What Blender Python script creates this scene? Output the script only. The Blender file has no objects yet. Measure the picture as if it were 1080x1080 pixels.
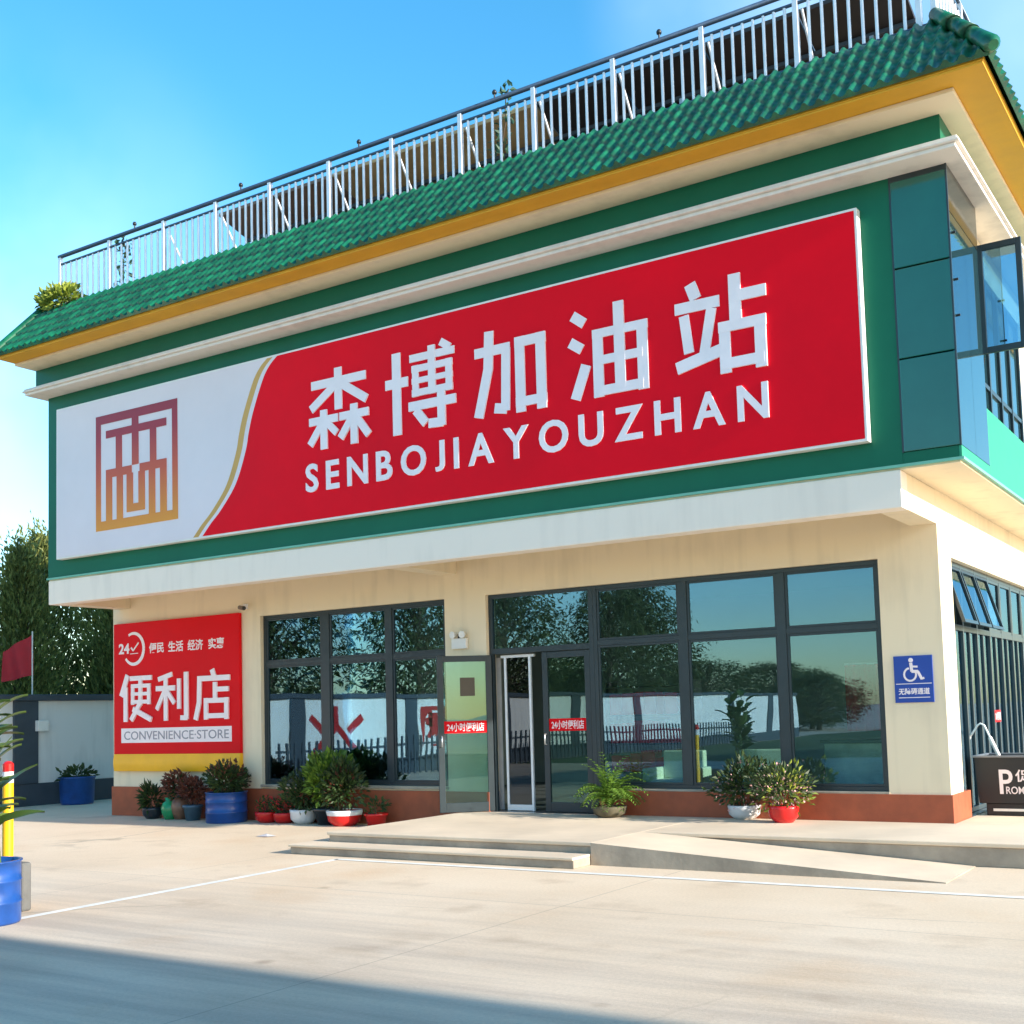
import bpy, bmesh, math, random
from mathutils import Vector, Matrix
random.seed(7)
scene = bpy.context.scene
COL = scene.collection
R = math.radians

# ------------------------------------------------------------------ camera
CAM = Vector((3.243, -14.0587, 1.6))
F, CX, CY = 1261.1, 540.0, 657.4
RX = Vector((0.83914608, 0.54319921, -0.02772145))     # camera right
RD = Vector((-0.06395375, 0.04792672, -0.99680136))    # camera down
RF = Vector((-0.54013311, 0.83823484, 0.07495715))     # camera forward
def at(px, py, ax, val):
    """point of the photo on the real plane axis=val (walls, ground)"""
    d = RX*(px-CX) + RD*(py-CY) + RF*F
    return CAM + d*((val-CAM[ax])/d[ax])
cd = bpy.data.cameras.new('camera'); cam = bpy.data.objects.new('camera', cd); COL.objects.link(cam)
M = Matrix((RX, -RD, -RF)).transposed().to_4x4(); M.translation = CAM
cam.matrix_world = M
cd.sensor_width = 36; cd.sensor_fit = 'HORIZONTAL'; cd.lens = F/1080*36
cd.shift_y = (CY-540)/1080; cd.clip_start = .05; cd.clip_end = 3000
scene.camera = cam

# ------------------------------------------------------------------ mesh builder
class MB:
    def __init__(s): s.v=[]; s.f=[]; s.m=[]; s.sm=[]; s.mi=0; s.smooth=False
    def add(s, vs, fs):
        o=len(s.v); s.v += [tuple(v) for v in vs]
        for f in fs: s.f.append(tuple(i+o for i in f)); s.m.append(s.mi); s.sm.append(s.smooth)
        return s
    def box(s, x0,x1,y0,y1,z0,z1):
        x0,x1=min(x0,x1),max(x0,x1); y0,y1=min(y0,y1),max(y0,y1); z0,z1=min(z0,z1),max(z0,z1)
        return s.add([(x0,y0,z0),(x1,y0,z0),(x1,y1,z0),(x0,y1,z0),(x0,y0,z1),(x1,y0,z1),(x1,y1,z1),(x0,y1,z1)],
              [(3,2,1,0),(4,5,6,7),(0,1,5,4),(1,2,6,5),(2,3,7,6),(3,0,4,7)])
    def bar(s, a, b, w, h=None, up=(0,0,1)):
        a=Vector(a); b=Vector(b); h=h or w; d=(b-a).normalized(); u=Vector(up)
        if abs(d.dot(u))>.98: u=Vector((0,1,0))
        r=d.cross(u).normalized()*(w/2); t=r.cross(d).normalized()*(h/2)
        return s.add([a-r-t,a+r-t,a+r+t,a-r+t,b-r-t,b+r-t,b+r+t,b-r+t],
              [(0,1,2,3),(7,6,5,4),(1,0,4,5),(2,1,5,6),(3,2,6,7),(0,3,7,4)])
    def tube(s, pts, rad, n=10, cap=True):
        pts=[Vector(p) for p in pts]; k=len(pts)
        rr=rad if isinstance(rad,(list,tuple)) else [rad]*k
        vs=[]; prev=None
        for i,p in enumerate(pts):
            d=(pts[min(i+1,k-1)]-pts[max(i-1,0)]).normalized()
            u=prev if prev is not None else (Vector((0,0,1)) if abs(d.z)<.9 else Vector((1,0,0)))
            r=(u-d*u.dot(d)).normalized(); prev=r; t=d.cross(r)
            for j in range(n):
                a=2*math.pi*j/n; vs.append(p+(r*math.cos(a)+t*math.sin(a))*rr[i])
        fs=[]
        for i in range(k-1):
            for j in range(n):
                q=(j+1)%n; fs.append((i*n+j,i*n+q,(i+1)*n+q,(i+1)*n+j))
        sm=s.smooth; s.smooth=True; s.add(vs,fs); s.smooth=False
        if cap: s.add(vs[:n],[tuple(range(n-1,-1,-1))]); s.add(vs[-n:],[tuple(range(n))])
        s.smooth=sm; return s
    def lathe(s, prof, c=(0,0,0), n=24, sq=1.0):
        vs=[];fs=[]
        for r,z in prof:
            for j in range(n):
                a=2*math.pi*j/n; vs.append((c[0]+r*math.cos(a), c[1]+sq*r*math.sin(a), c[2]+z))
        k=len(prof)
        for i in range(k-1):
            for j in range(n):
                q=(j+1)%n; fs.append((i*n+j,i*n+q,(i+1)*n+q,(i+1)*n+j))
        sm=s.smooth; s.smooth=True; s.add(vs,fs); s.smooth=sm
        return s
    def prism(s, poly, y0, y1):   # poly in (x,z), extruded along y
        n=len(poly)
        return s.add([(x,y0,z) for x,z in poly]+[(x,y1,z) for x,z in poly],
            [tuple(range(n)),tuple(range(2*n-1,n-1,-1))]+[(i,i+n,(i+1)%n+n,(i+1)%n) for i in range(n)])
    def leaf(s, p, d, L, W, up=None, bend=.25):
        d=Vector(d).normalized(); up=up or Vector((random.uniform(-1,1),random.uniform(-1,1),random.uniform(-.2,1)))
        r=d.cross(up)
        if r.length<1e-3: r=d.orthogonal()
        r=r.normalized()*W/2; n=r.cross(d).normalized(); p=Vector(p)
        m=p+d*L*.5+n*L*bend*.5; t=p+d*L-n*L*bend*.3
        return s.add([p,m+r,t,m-r],[(0,1,2),(0,2,3)])
    def build(s, name, mats, parent=None, bevel=0, fix=True):
        me=bpy.data.meshes.new(name); me.from_pydata(s.v,[],s.f)
        if not isinstance(mats,(list,tuple)): mats=[mats]
        for m in mats: me.materials.append(m)
        me.polygons.foreach_set('material_index', s.m); me.polygons.foreach_set('use_smooth', s.sm)
        if fix:
            bm=bmesh.new(); bm.from_mesh(me); bmesh.ops.recalc_face_normals(bm, faces=bm.faces); bm.to_mesh(me); bm.free()
        me.update()
        o=bpy.data.objects.new(name, me); COL.objects.link(o)
        if parent: o.parent=parent; o.matrix_parent_inverse=parent.matrix_basis.inverted() if parent.parent is None else Matrix()
        if bevel:
            b=o.modifiers.new('bevel','BEVEL'); b.width=bevel; b.segments=2; b.limit_method='ANGLE'
        return o
def thing(name, label, cat, loc=(0,0,0), group=None):
    o=bpy.data.objects.new(name,None); COL.objects.link(o); o.location=loc; o.empty_display_size=.2
    o['label']=label; o['category']=cat
    if group: o['group']=group
    return o
def tag(o, label, cat, group=None):
    o['label']=label; o['category']=cat
    if group: o['group']=group
    return o
def struct(o): o['kind']='structure'; return o
def copy_tree(o, parent=None):
    c=o.copy(); COL.objects.link(c); c.parent=parent
    if parent is None: pass
    for ch in list(o.children): copy_tree(ch, c)
    return c

# ------------------------------------------------------------------ materials
def nt(name):
    m=bpy.data.materials.new(name); m.use_nodes=True; t=m.node_tree
    return m,t,t.nodes['Principled BSDF']
def mat(name, col, rough=.6, metal=0, var=.12, scale=6, bump=0, bscale=40, coat=0, spec=None):
    m,t,b=nt(name); N=t.nodes; L=t.links
    tc=N.new('ShaderNodeTexCoord'); n=N.new('ShaderNodeTexNoise'); n.inputs['Scale'].default_value=scale; n.inputs['Detail'].default_value=6
    n.inputs['Roughness'].default_value=.6
    L.new(tc.outputs['Object'], n.inputs['Vector'])
    r=N.new('ShaderNodeValToRGB'); c=Vector(col)
    r.color_ramp.elements[0].position=.3; r.color_ramp.elements[1].position=.7
    r.color_ramp.elements[0].color=(*(c*(1-var)),1); r.color_ramp.elements[1].color=(*[min(1,x*(1+var*.7)) for x in c],1)
    L.new(n.outputs['Fac'], r.inputs['Fac']); L.new(r.outputs['Color'], b.inputs['Base Color'])
    mr=N.new('ShaderNodeMapRange'); mr.inputs['To Min'].default_value=max(0,rough*.85); mr.inputs['To Max'].default_value=min(1,rough*1.2)
    L.new(n.outputs['Fac'], mr.inputs['Value']); L.new(mr.outputs['Result'], b.inputs['Roughness'])
    b.inputs['Metallic'].default_value=metal
    if coat: b.inputs['Coat Weight'].default_value=coat; b.inputs['Coat Roughness'].default_value=.08
    if spec is not None: b.inputs['Specular IOR Level'].default_value=spec
    if bump:
        n2=N.new('ShaderNodeTexNoise'); n2.inputs['Scale'].default_value=bscale; n2.inputs['Detail'].default_value=5
        L.new(tc.outputs['Object'], n2.inputs['Vector'])
        bp=N.new('ShaderNodeBump'); bp.inputs['Strength'].default_value=bump; bp.inputs['Distance'].default_value=.01
        L.new(n2.outputs['Fac'], bp.inputs['Height']); L.new(bp.outputs['Normal'], b.inputs['Normal'])
    return m
def leafmat(name, c0, c1, rough=.55, trans=.25):
    m,t,b=nt(name); N=t.nodes; L=t.links
    g=N.new('ShaderNodeNewGeometry'); tc=N.new('ShaderNodeTexCoord')
    n=N.new('ShaderNodeTexNoise'); n.inputs['Scale'].default_value=1.3; L.new(tc.outputs['Object'], n.inputs['Vector'])
    mx=N.new('ShaderNodeMath'); mx.operation='ADD'; sc=N.new('ShaderNodeMath'); sc.operation='MULTIPLY'; sc.inputs[1].default_value=.55
    L.new(g.outputs['Random Per Island'], sc.inputs[0]); L.new(sc.outputs[0], mx.inputs[0])
    s2=N.new('ShaderNodeMath'); s2.operation='MULTIPLY'; s2.inputs[1].default_value=.45; L.new(n.outputs['Fac'], s2.inputs[0]); L.new(s2.outputs[0], mx.inputs[1])
    r=N.new('ShaderNodeValToRGB'); r.color_ramp.elements[0].color=(*c0,1); r.color_ramp.elements[1].color=(*c1,1)
    r.color_ramp.elements[0].position=.15; r.color_ramp.elements[1].position=.85
    L.new(mx.outputs[0], r.inputs['Fac']); L.new(r.outputs['Color'], b.inputs['Base Color'])
    b.inputs['Roughness'].default_value=rough
    tr=N.new('ShaderNodeBsdfTranslucent'); L.new(r.outputs['Color'], tr.inputs['Color'])
    ms=N.new('ShaderNodeMixShader'); ms.inputs[0].default_value=trans
    L.new(b.outputs[0], ms.inputs[1]); L.new(tr.outputs[0], ms.inputs[2]); L.new(ms.outputs[0], N['Material Output'].inputs['Surface'])
    return m
def glassmat(name, tint, refl, rcol=(.85,.97,1), base=.22):
    m,t,b=nt(name); N=t.nodes; L=t.links
    tp=N.new('ShaderNodeBsdfTransparent'); tp.inputs['Color'].default_value=(*tint,1)
    gl=N.new('ShaderNodeBsdfGlossy'); gl.inputs['Roughness'].default_value=.0; gl.inputs['Color'].default_value=(*rcol,1)
    tc=N.new('ShaderNodeTexCoord'); n=N.new('ShaderNodeTexNoise'); n.inputs['Scale'].default_value=1.1; n.inputs['Detail'].default_value=1
    L.new(tc.outputs['Object'], n.inputs['Vector'])
    bp=N.new('ShaderNodeBump'); bp.inputs['Strength'].default_value=.035; bp.inputs['Distance'].default_value=.05
    L.new(n.outputs['Fac'], bp.inputs['Height']); L.new(bp.outputs['Normal'], gl.inputs['Normal'])
    lw=N.new('ShaderNodeLayerWeight'); lw.inputs['Blend'].default_value=.35
    mr=N.new('ShaderNodeMapRange'); mr.inputs['To Min'].default_value=base; mr.inputs['To Max'].default_value=refl
    L.new(lw.outputs['Fresnel'], mr.inputs['Value'])
    ms=N.new('ShaderNodeMixShader'); L.new(mr.outputs['Result'], ms.inputs[0])
    L.new(tp.outputs[0], ms.inputs[1]); L.new(gl.outputs[0], ms.inputs[2]); L.new(ms.outputs[0], N['Material Output'].inputs['Surface'])
    return m
def wallmat(name, col, streak=.1, rough=.75):
    """painted render with faint rain streaks"""
    m,t,b=nt(name); N=t.nodes; L=t.links
    tc=N.new('ShaderNodeTexCoord'); mp=N.new('ShaderNodeMapping'); mp.inputs['Scale'].default_value=(3.5,3.5,.35)
    L.new(tc.outputs['Object'], mp.inputs['Vector'])
    n=N.new('ShaderNodeTexNoise'); n.inputs['Scale'].default_value=1.6; n.inputs['Detail'].default_value=7; L.new(mp.outputs[0], n.inputs['Vector'])
    n2=N.new('ShaderNodeTexNoise'); n2.inputs['Scale'].default_value=.9; n2.inputs['Detail'].default_value=4; L.new(tc.outputs['Object'], n2.inputs['Vector'])
    a=N.new('ShaderNodeMath'); a.operation='ADD'; L.new(n.outputs['Fac'],a.inputs[0]); L.new(n2.outputs['Fac'],a.inputs[1])
    r=N.new('ShaderNodeValToRGB'); c=Vector(col)
    r.color_ramp.elements[0].position=.75; r.color_ramp.elements[1].position=1.2 if False else 1.0
    r.color_ramp.elements[0].color=(*(c*(1-streak)),1); r.color_ramp.elements[1].color=(*c,1)
    L.new(a.outputs[0], r.inputs['Fac']); L.new(r.outputs['Color'], b.inputs['Base Color'])
    b.inputs['Roughness'].default_value=rough
    n3=N.new('ShaderNodeTexNoise'); n3.inputs['Scale'].default_value=90; n3.inputs['Detail'].default_value=3; L.new(tc.outputs['Object'], n3.inputs['Vector'])
    bp=N.new('ShaderNodeBump'); bp.inputs['Strength'].default_value=.12; bp.inputs['Distance'].default_value=.004
    L.new(n3.outputs['Fac'], bp.inputs['Height']); L.new(bp.outputs['Normal'], b.inputs['Normal'])
    return m
def groundmat():
    m,t,b=nt('concrete_apron'); N=t.nodes; L=t.links
    tc=N.new('ShaderNodeTexCoord')
    def noise(sc, det=6, vec=None, rough=.6):
        n=N.new('ShaderNodeTexNoise'); n.inputs['Scale'].default_value=sc; n.inputs['Detail'].default_value=det; n.inputs['Roughness'].default_value=rough
        L.new(vec or tc.outputs['Object'], n.inputs['Vector']); return n.outputs['Fac']
    def ramp(f, stops):
        r=N.new('ShaderNodeValToRGB'); e=r.color_ramp.elements
        e[0].position=stops[0][0]; e[0].color=(*stops[0][1],1); e[1].position=stops[-1][0]; e[1].color=(*stops[-1][1],1)
        for p,c in stops[1:-1]: q=e.new(p); q.color=(*c,1)
        L.new(f, r.inputs['Fac']); return r.outputs['Color']
    def mix(fac, a, bb, mode='MIX'):
        x=N.new('ShaderNodeMix'); x.data_type='RGBA'; x.blend_type=mode
        if isinstance(fac,float): x.inputs[0].default_value=fac
        else: L.new(fac, x.inputs[0])
        L.new(a, x.inputs[6]); 
        if isinstance(bb,tuple): x.inputs[7].default_value=(*bb,1)
        else: L.new(bb, x.inputs[7])
        return x.outputs[2]
    base=ramp(noise(.35,8), [(.3,(.67,.51,.35)),(.5,(.74,.58,.415)),(.72,(.79,.64,.475))])
    # clay-coloured dust patches
    patch=ramp(noise(.55,5), [(.56,(0,0,0)),(.70,(1,1,1))])
    c=mix(patch, base, (.66,.43,.24)); 
    mm=N.new('ShaderNodeMix'); mm.data_type='RGBA'; mm.inputs[0].default_value=.45; L.new(base,mm.inputs[6]); L.new(c,mm.inputs[7]); c=mm.outputs[2]
    # tyre sweeps: long streaks where the cars drive past the kerb
    mp=N.new('ShaderNodeMapping'); mp.inputs['Scale'].default_value=(.16,1.9,1); mp.inputs['Rotation'].default_value=(0,0,R(-14)); L.new(tc.outputs['Object'], mp.inputs['Vector'])
    st=ramp(noise(1.7,6,mp.outputs[0],.55), [(.38,(.76,.765,.79)),(.60,(1,1,1))])
    gy=N.new('ShaderNodeSeparateXYZ'); L.new(tc.outputs['Object'], gy.inputs[0])
    mk=N.new('ShaderNodeMapRange'); mk.inputs['From Min'].default_value=-4.6; mk.inputs['From Max'].default_value=-8.0; L.new(gy.outputs['Y'], mk.inputs['Value'])
    c2=mix(1.0, c, st, 'MULTIPLY')
    mm=N.new('ShaderNodeMix'); mm.data_type='RGBA'; L.new(mk.outputs['Result'],mm.inputs[0]); L.new(c,mm.inputs[6]); L.new(c2,mm.inputs[7]); c=mm.outputs[2]
    # greyer worn lane
    gm=N.new('ShaderNodeMix'); gm.data_type='RGBA'; mk2=N.new('ShaderNodeMath'); mk2.operation='MULTIPLY'; mk2.inputs[1].default_value=.7; L.new(mk.outputs['Result'],mk2.inputs[0])
    L.new(mk2.outputs[0],gm.inputs[0]); L.new(c,gm.inputs[6]); gr=mix(1.0,c,(.87,.88,.93),'MULTIPLY'); L.new(gr,gm.inputs[7]); c=gm.outputs[2]
    fine=ramp(noise(38,4), [(.3,(.90,.90,.90)),(.7,(1.05,1.05,1.05))]); c=mix(1.0,c,fine,'MULTIPLY')
    # small oil spots
    vor=N.new('ShaderNodeTexVoronoi'); vor.inputs['Scale'].default_value=.8; L.new(tc.outputs['Object'], vor.inputs['Vector'])
    sp=ramp(vor.outputs['Distance'], [(.02,(.7,.68,.66)),(.07,(1,1,1))]); c=mix(1.0,c,sp,'MULTIPLY')
    # sawn joints every five metres
    jw=[]
    for axn,off in (('X',1.9),('Y',.45)):
        ad=N.new('ShaderNodeMath'); ad.operation='ADD'; ad.inputs[1].default_value=500+off; L.new(gy.outputs[axn],ad.inputs[0])
        md=N.new('ShaderNodeMath'); md.operation='MODULO'; md.inputs[1].default_value=5.0; L.new(ad.outputs[0],md.inputs[0])
        lt=N.new('ShaderNodeMath'); lt.operation='LESS_THAN'; lt.inputs[1].default_value=.012; L.new(md.outputs[0],lt.inputs[0]); jw.append(lt.outputs[0])
    mxx=N.new('ShaderNodeMath'); mxx.operation='MAXIMUM'; L.new(jw[0],mxx.inputs[0]); L.new(jw[1],mxx.inputs[1])
    js=N.new('ShaderNodeMath'); js.operation='MULTIPLY'; js.inputs[1].default_value=.45; L.new(mxx.outputs[0],js.inputs[0])
    c=mix(js.outputs[0], c, (.2,.17,.14))
    wv=N.new('ShaderNodeMix'); wv.data_type='VECTOR'; wv.inputs[0].default_value=.22; nzc=N.new('ShaderNodeTexNoise'); nzc.inputs['Scale'].default_value=1.4; nzc.inputs['Detail'].default_value=6; L.new(tc.outputs['Object'],nzc.inputs['Vector'])
    L.new(tc.outputs['Object'],wv.inputs[4]); L.new(nzc.outputs['Color'],wv.inputs[5])
    ve=N.new('ShaderNodeTexVoronoi'); ve.feature='DISTANCE_TO_EDGE'; ve.inputs['Scale'].default_value=.34; L.new(wv.outputs[1],ve.inputs['Vector'])
    ck=N.new('ShaderNodeMapRange'); ck.inputs['From Min'].default_value=.0015; ck.inputs['From Max'].default_value=.006; ck.inputs['To Min'].default_value=.5; ck.inputs['To Max'].default_value=0; L.new(ve.outputs['Distance'],ck.inputs['Value'])
    cm=N.new('ShaderNodeMapRange'); cm.inputs['From Min'].default_value=.5; cm.inputs['From Max'].default_value=.6; L.new(noise(.22,2),cm.inputs['Value'])
    cx=N.new('ShaderNodeMath'); cx.operation='MULTIPLY'; L.new(ck.outputs[0],cx.inputs[0]); L.new(cm.outputs[0],cx.inputs[1])
    c=mix(cx.outputs[0], c, (.20,.16,.12))
    grit=ramp(noise(150,2), [(.30,(.80,.79,.78)),(.42,(1,1,1))]); c=mix(1.0,c,grit,'MULTIPLY')
    blot=ramp(noise(1.1,3), [(.30,(.86,.84,.82)),(.42,(1,1,1))]); c=mix(1.0,c,blot,'MULTIPLY')
    L.new(c, b.inputs['Base Color']); b.inputs['Roughness'].default_value=.8
    bp=N.new('ShaderNodeBump'); bp.inputs['Strength'].default_value=.25; bp.inputs['Distance'].default_value=.006
    L.new(noise(55,5), bp.inputs['Height']); L.new(bp.outputs['Normal'], b.inputs['Normal'])
    return m

m_cream = wallmat('cream_paint', (.82,.69,.49), .11)
m_white = wallmat('white_beam_paint', (.91,.80,.68), .07)
m_plinth = mat('brick_red_plinth', (.36,.085,.035), .65, 0, .18, 5, .15, 60)
m_green = mat('green_cladding', (.003,.125,.068), .42, 0, .10, 1.2, 0, 30, 0, .25)
m_greenside = mat('bright_green_render', (.014,.27,.145), .5, 0, .08, 2)
m_greenpanel = mat('green_spandrel_glass', (.012,.115,.085), .12, 0, .10, 1.5, 0, 40, .6)
m_trim = mat('pale_green_trim', (.16,.46,.34), .4, 0, .1, 4)
m_cornice = wallmat('white_cornice_paint', (.77,.71,.65), .14)
m_yellow = mat('ochre_yellow_paint', (.68,.36,.02), .6, 0, .10, 2, .08, 60)
m_tile = mat('green_glazed_tile', (.005,.11,.046), .38, 0, .55, 5.5, .15, 22, .2)
_t=m_tile.node_tree; _N=_t.nodes; _L=_t.links
_g=_N.new('ShaderNodeNewGeometry'); _v=_N.new('ShaderNodeVectorMath'); _v.operation='DIVIDE'; _v.inputs[1].default_value=(.155,.188,.202); _L.new(_g.outputs['Position'],_v.inputs[0])
_f=_N.new('ShaderNodeVectorMath'); _f.operation='FLOOR'; _L.new(_v.outputs[0],_f.inputs[0]); _w=_N.new('ShaderNodeTexWhiteNoise'); _L.new(_f.outputs[0],_w.inputs['Vector'])
_m=_N.new('ShaderNodeMapRange'); _m.inputs['To Min'].default_value=.62; _m.inputs['To Max'].default_value=1.18; _L.new(_w.outputs['Value'],_m.inputs['Value'])
_b=_N['Principled BSDF']; _src=_b.inputs['Base Color'].links[0].from_socket; _x=_N.new('ShaderNodeVectorMath'); _x.operation='SCALE'; _L.new(_src,_x.inputs[0]); _L.new(_m.outputs[0],_x.inputs['Scale']); _L.new(_x.outputs[0],_b.inputs['Base Color'])
m_frame = mat('slate_window_frame', (.022,.035,.042), .35, 0, .15, 6)
m_glass = glassmat('tinted_window_glass', (.74,.86,.84), .95, (.46,.72,.92), .11)
m_clear = glassmat('door_glass', (.62,.80,.76), .7, (.55,.78,.80), base=.05)
m_dkpane = glassmat('screen_film', (.20,.24,.28), .5, (.6,.7,.8), .08)
m_mirror = mat('blue_reflective_glass', (.05,.14,.17), .03, .75, .05, 1, 0, 1)
m_dkspan = mat('dark_spandrel_glass', (.025,.03,.026), .07, .1, .1, 1.5)
m_red = mat('sign_red_film', (.84,.001,.014), .5, 0, .10, .55, 0, 40, 0, .12)
m_signwhite = mat('sign_white_film', (.78,.70,.73), .45, 0, .05, .7)
m_letter = mat('white_letter_acrylic', (.90,.80,.82), .4, 0, .05, 3)
m_alu = mat('white_sign_edge', (.80,.78,.74), .35, 0, .05, 8)
m_gold = mat('gold_stripe_film', (.62,.33,.08), .4, .2, .05, 4)
m_red2 = mat('banner_red', (.72,.004,.010), .5, 0, .06, 1.3, 0, 40, 0, .12)
m_amber = mat('amber_band', (.95,.47,.008), .45, 0, .10, 2)
m_pinkwhite = mat('white_print', (.90,.79,.80), .5, 0, .04, 5)
m_grey = mat('grey_print', (.30,.28,.31), .5)
m_blue = mat('sign_blue', (.010,.055,.34), .4, 0, .06, 3)
m_bluedrum = mat('blue_drum_paint', (.010,.062,.26), .32, 0, .25, 5, .1, 20)
m_steel = mat('brushed_steel', (.70,.72,.74), .28, .85, .1, 10)
m_whiterail = mat('white_rail_paint', (.82,.82,.84), .35, .2, .08, 8)
m_navyrail = mat('navy_rail_paint', (.05,.085,.14), .32, .3, .15, 8)
m_black = mat('black_plastic', (.012,.012,.014), .45, 0, .2, 8)
m_dark = mat('dark_grey_panel', (.011,.0115,.014), .45, 0, .15, 4)
m_inner = mat('interior_wall_paint', (.20,.22,.22), .8, 0, .08, 1)
m_floor = mat('interior_floor_tile', (.14,.14,.14), .25, 0, .1, 2)
m_pave = mat('platform_paving', (.72,.58,.43), .7, 0, .14, 1.1, .2, 50)
m_curb = mat('grey_concrete_kerb', (.37,.315,.25), .85, 0, .35, 2.2, .4, 25)
m_line = mat('worn_line_paint', (.80,.78,.72), .7, 0, .15, 4, .1, 60)
m_slate = mat('slate_grey_paint', (.045,.06,.08), .6, 0, .18, 3, .1, 40)
m_bwall = wallmat('whitewashed_wall', (.76,.74,.72), .12)
m_trunk = mat('bark', (.09,.065,.045), .9, 0, .4, 8, .5, 25)
m_tree = leafmat('dark_tree_leaves', (.07,.09,.02), (.34,.37,.10), .55, .4)
m_tree2 = leafmat('willow_leaves', (.03,.055,.014), (.14,.17,.05))
m_bush = leafmat('bush_leaves', (.035,.085,.012), (.22,.36,.04))
m_lime = leafmat('yellow_green_leaves', (.07,.13,.015), (.38,.42,.05))
m_fern = leafmat('fern_leaves', (.04,.11,.015), (.20,.34,.04))
m_dkbush = leafmat('dark_bush_leaves', (.012,.03,.010), (.07,.12,.03))
m_redleaf = leafmat('russet_leaves', (.05,.018,.012), (.24,.07,.04))
m_redflower = leafmat('red_flower_petals', (.40,.01,.015), (.75,.04,.05), .6, .2)
m_pink = leafmat('pale_pink_petals', (.55,.25,.26), (.85,.55,.52), .6, .2)
m_cane = leafmat('cane_leaves', (.025,.06,.015), (.16,.24,.05), .4)
m_soil = mat('potting_soil', (.05,.035,.025), .95, 0, .3, 12)
m_solar = mat('solar_underside', (.030,.022,.020), .5, 0, .3, 1.2)
m_solarglow = mat('tan_sunglow_underside', (.42,.27,.12), .55, 0, .45, 1.6)  # tan puts a warm sunlit glow into the panel colour
m_solarb = mat('brown_panel_underside', (.17,.095,.06), .55, 0, .35, 1.4)
m_navytext = mat('red_wall_lettering', (.42,.008,.010), .6)

# ------------------------------------------------------------------ lettering
def stroke_poly(a, b, w):
    a=Vector((*a,0)); b=Vector((*b,0)); d=(b-a).normalized(); n=Vector((-d.y,d.x,0))*(w/2)
    return [a-n, b-n, b+n, a+n]
GL = {
'森':[(.06,.83,.94,.83,.12),(.5,1,.5,.47,.13),(.47,.80,.05,.53,.12),(.53,.80,.95,.53,.12),
     (.02,.37,.49,.37,.11),(.26,.50,.26,0,.12),(.25,.35,.03,.08,.11),(.29,.35,.47,.18,.10),
     (.52,.37,.98,.37,.11),(.75,.50,.75,0,.12),(.73,.35,.53,.10,.11),(.77,.35,.98,.08,.11)],
'博':[(0,.63,.33,.63,.13),(.165,1,.165,0,.14),(.36,.89,.99,.89,.10),(.80,1.02,.93,.93,.10),
     (.44,.80,.44,.42,.10),(.91,.80,.91,.42,.10),(.39,.755,.96,.755,.09),(.39,.61,.96,.61,.075),(.39,.465,.96,.465,.09),(.675,1,.675,.42,.11),
     (.34,.31,1.0,.31,.12),(.80,.44,.80,.02,.12),(.82,.06,.62,.07,.12),(.44,.26,.58,.08,.12)],
'加':[(0,.77,.50,.77,.13),(.445,.77,.42,.05,.13),(.44,.07,.27,.10,.13),(.215,1.0,.19,.55,.14),(.195,.58,.04,.02,.14),
     (.635,.86,.635,0,.14),(.92,.86,.92,0,.14),(.57,.80,.99,.80,.13),(.57,.115,.99,.115,.12)],
'油':[(.05,.95,.20,.84,.13),(.01,.66,.16,.56,.13),(.21,.38,.06,.02,.14),
     (.365,.74,.365,0,.14),(.92,.74,.92,0,.14),(.30,.695,.99,.695,.11),(.36,.40,.92,.40,.11),(.36,.065,.92,.065,.12),(.64,1,.64,.06,.14)],
'站':[(.18,1.0,.24,.83,.14),(0,.76,.50,.76,.13),(.10,.68,.145,.28,.12),(.41,.70,.31,.22,.12),(0,.14,.50,.25,.14),
     (.67,1,.67,.46,.14),(.68,.77,1.0,.77,.13),(.545,.53,.545,0,.13),(.925,.53,.925,0,.13),(.48,.475,.99,.475,.12),(.5,.095,.96,.095,.12)],
'便':[(.24,1,.04,.55,.14),(.175,.74,.175,0,.13),(.32,.925,1,.925,.11),(.405,.80,.405,.36,.10),(.91,.80,.91,.36,.10),(.36,.76,.96,.76,.09),(.36,.59,.96,.59,.08),(.36,.42,.96,.42,.09),
     (.655,.95,.645,.34,.11),(.65,.40,.36,.03,.12),(.42,.27,.99,.035,.12)],
'利':[(.50,.97,.07,.87,.11),(0,.68,.59,.68,.12),(.30,.93,.30,0,.12),(.29,.66,.02,.24,.11),(.32,.64,.57,.36,.11),(.71,.87,.71,.24,.11),(.93,1,.93,.02,.13),(.95,.05,.76,.055,.11)],
'店':[(.50,1.02,.56,.87,.13),(.09,.84,1,.84,.12),(.15,.86,.13,.32,.13),(.135,.36,.03,0,.13),(.585,.76,.585,.40,.12),(.6,.61,.96,.61,.11),(.33,.44,.33,0,.12),(.90,.44,.90,0,.12),(.28,.385,.96,.385,.11),(.3,.075,.94,.075,.11)],
}
def glyph(ch, x0,x1,z0,z1, y, depth, mb=None):
    """heavy block character built of strokes, facing -y; every stroke ends at its own depth"""
    mb=mb or MB()
    for k,(a,b,c,d,w) in enumerate(GL[ch]):
        W=x1-x0; H=z1-z0; w=w*.90
        p=stroke_poly((a*W,b*H),(c*W,d*H),w*min(W,H)*1.02)
        mb.prism([(x0+q.x, z0+q.y) for q in p], y-depth-.0011*k, y)
    return mb
def text_verts(body, offset=0.0):
    c=bpy.data.curves.new('lettering','FONT'); c.body=body; c.offset=offset; c.size=1; c.resolution_u=4
    o=bpy.data.objects.new('lettering', c); COL.objects.link(o)
    me=bpy.data.meshes.new_from_object(o.evaluated_get(bpy.context.evaluated_depsgraph_get()))
    vs=[v.co.copy() for v in me.vertices]; fs=[tuple(p.vertices) for p in me.polygons]
    bpy.data.objects.remove(o); bpy.data.curves.remove(c); bpy.data.meshes.remove(me)
    return vs,fs
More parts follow.
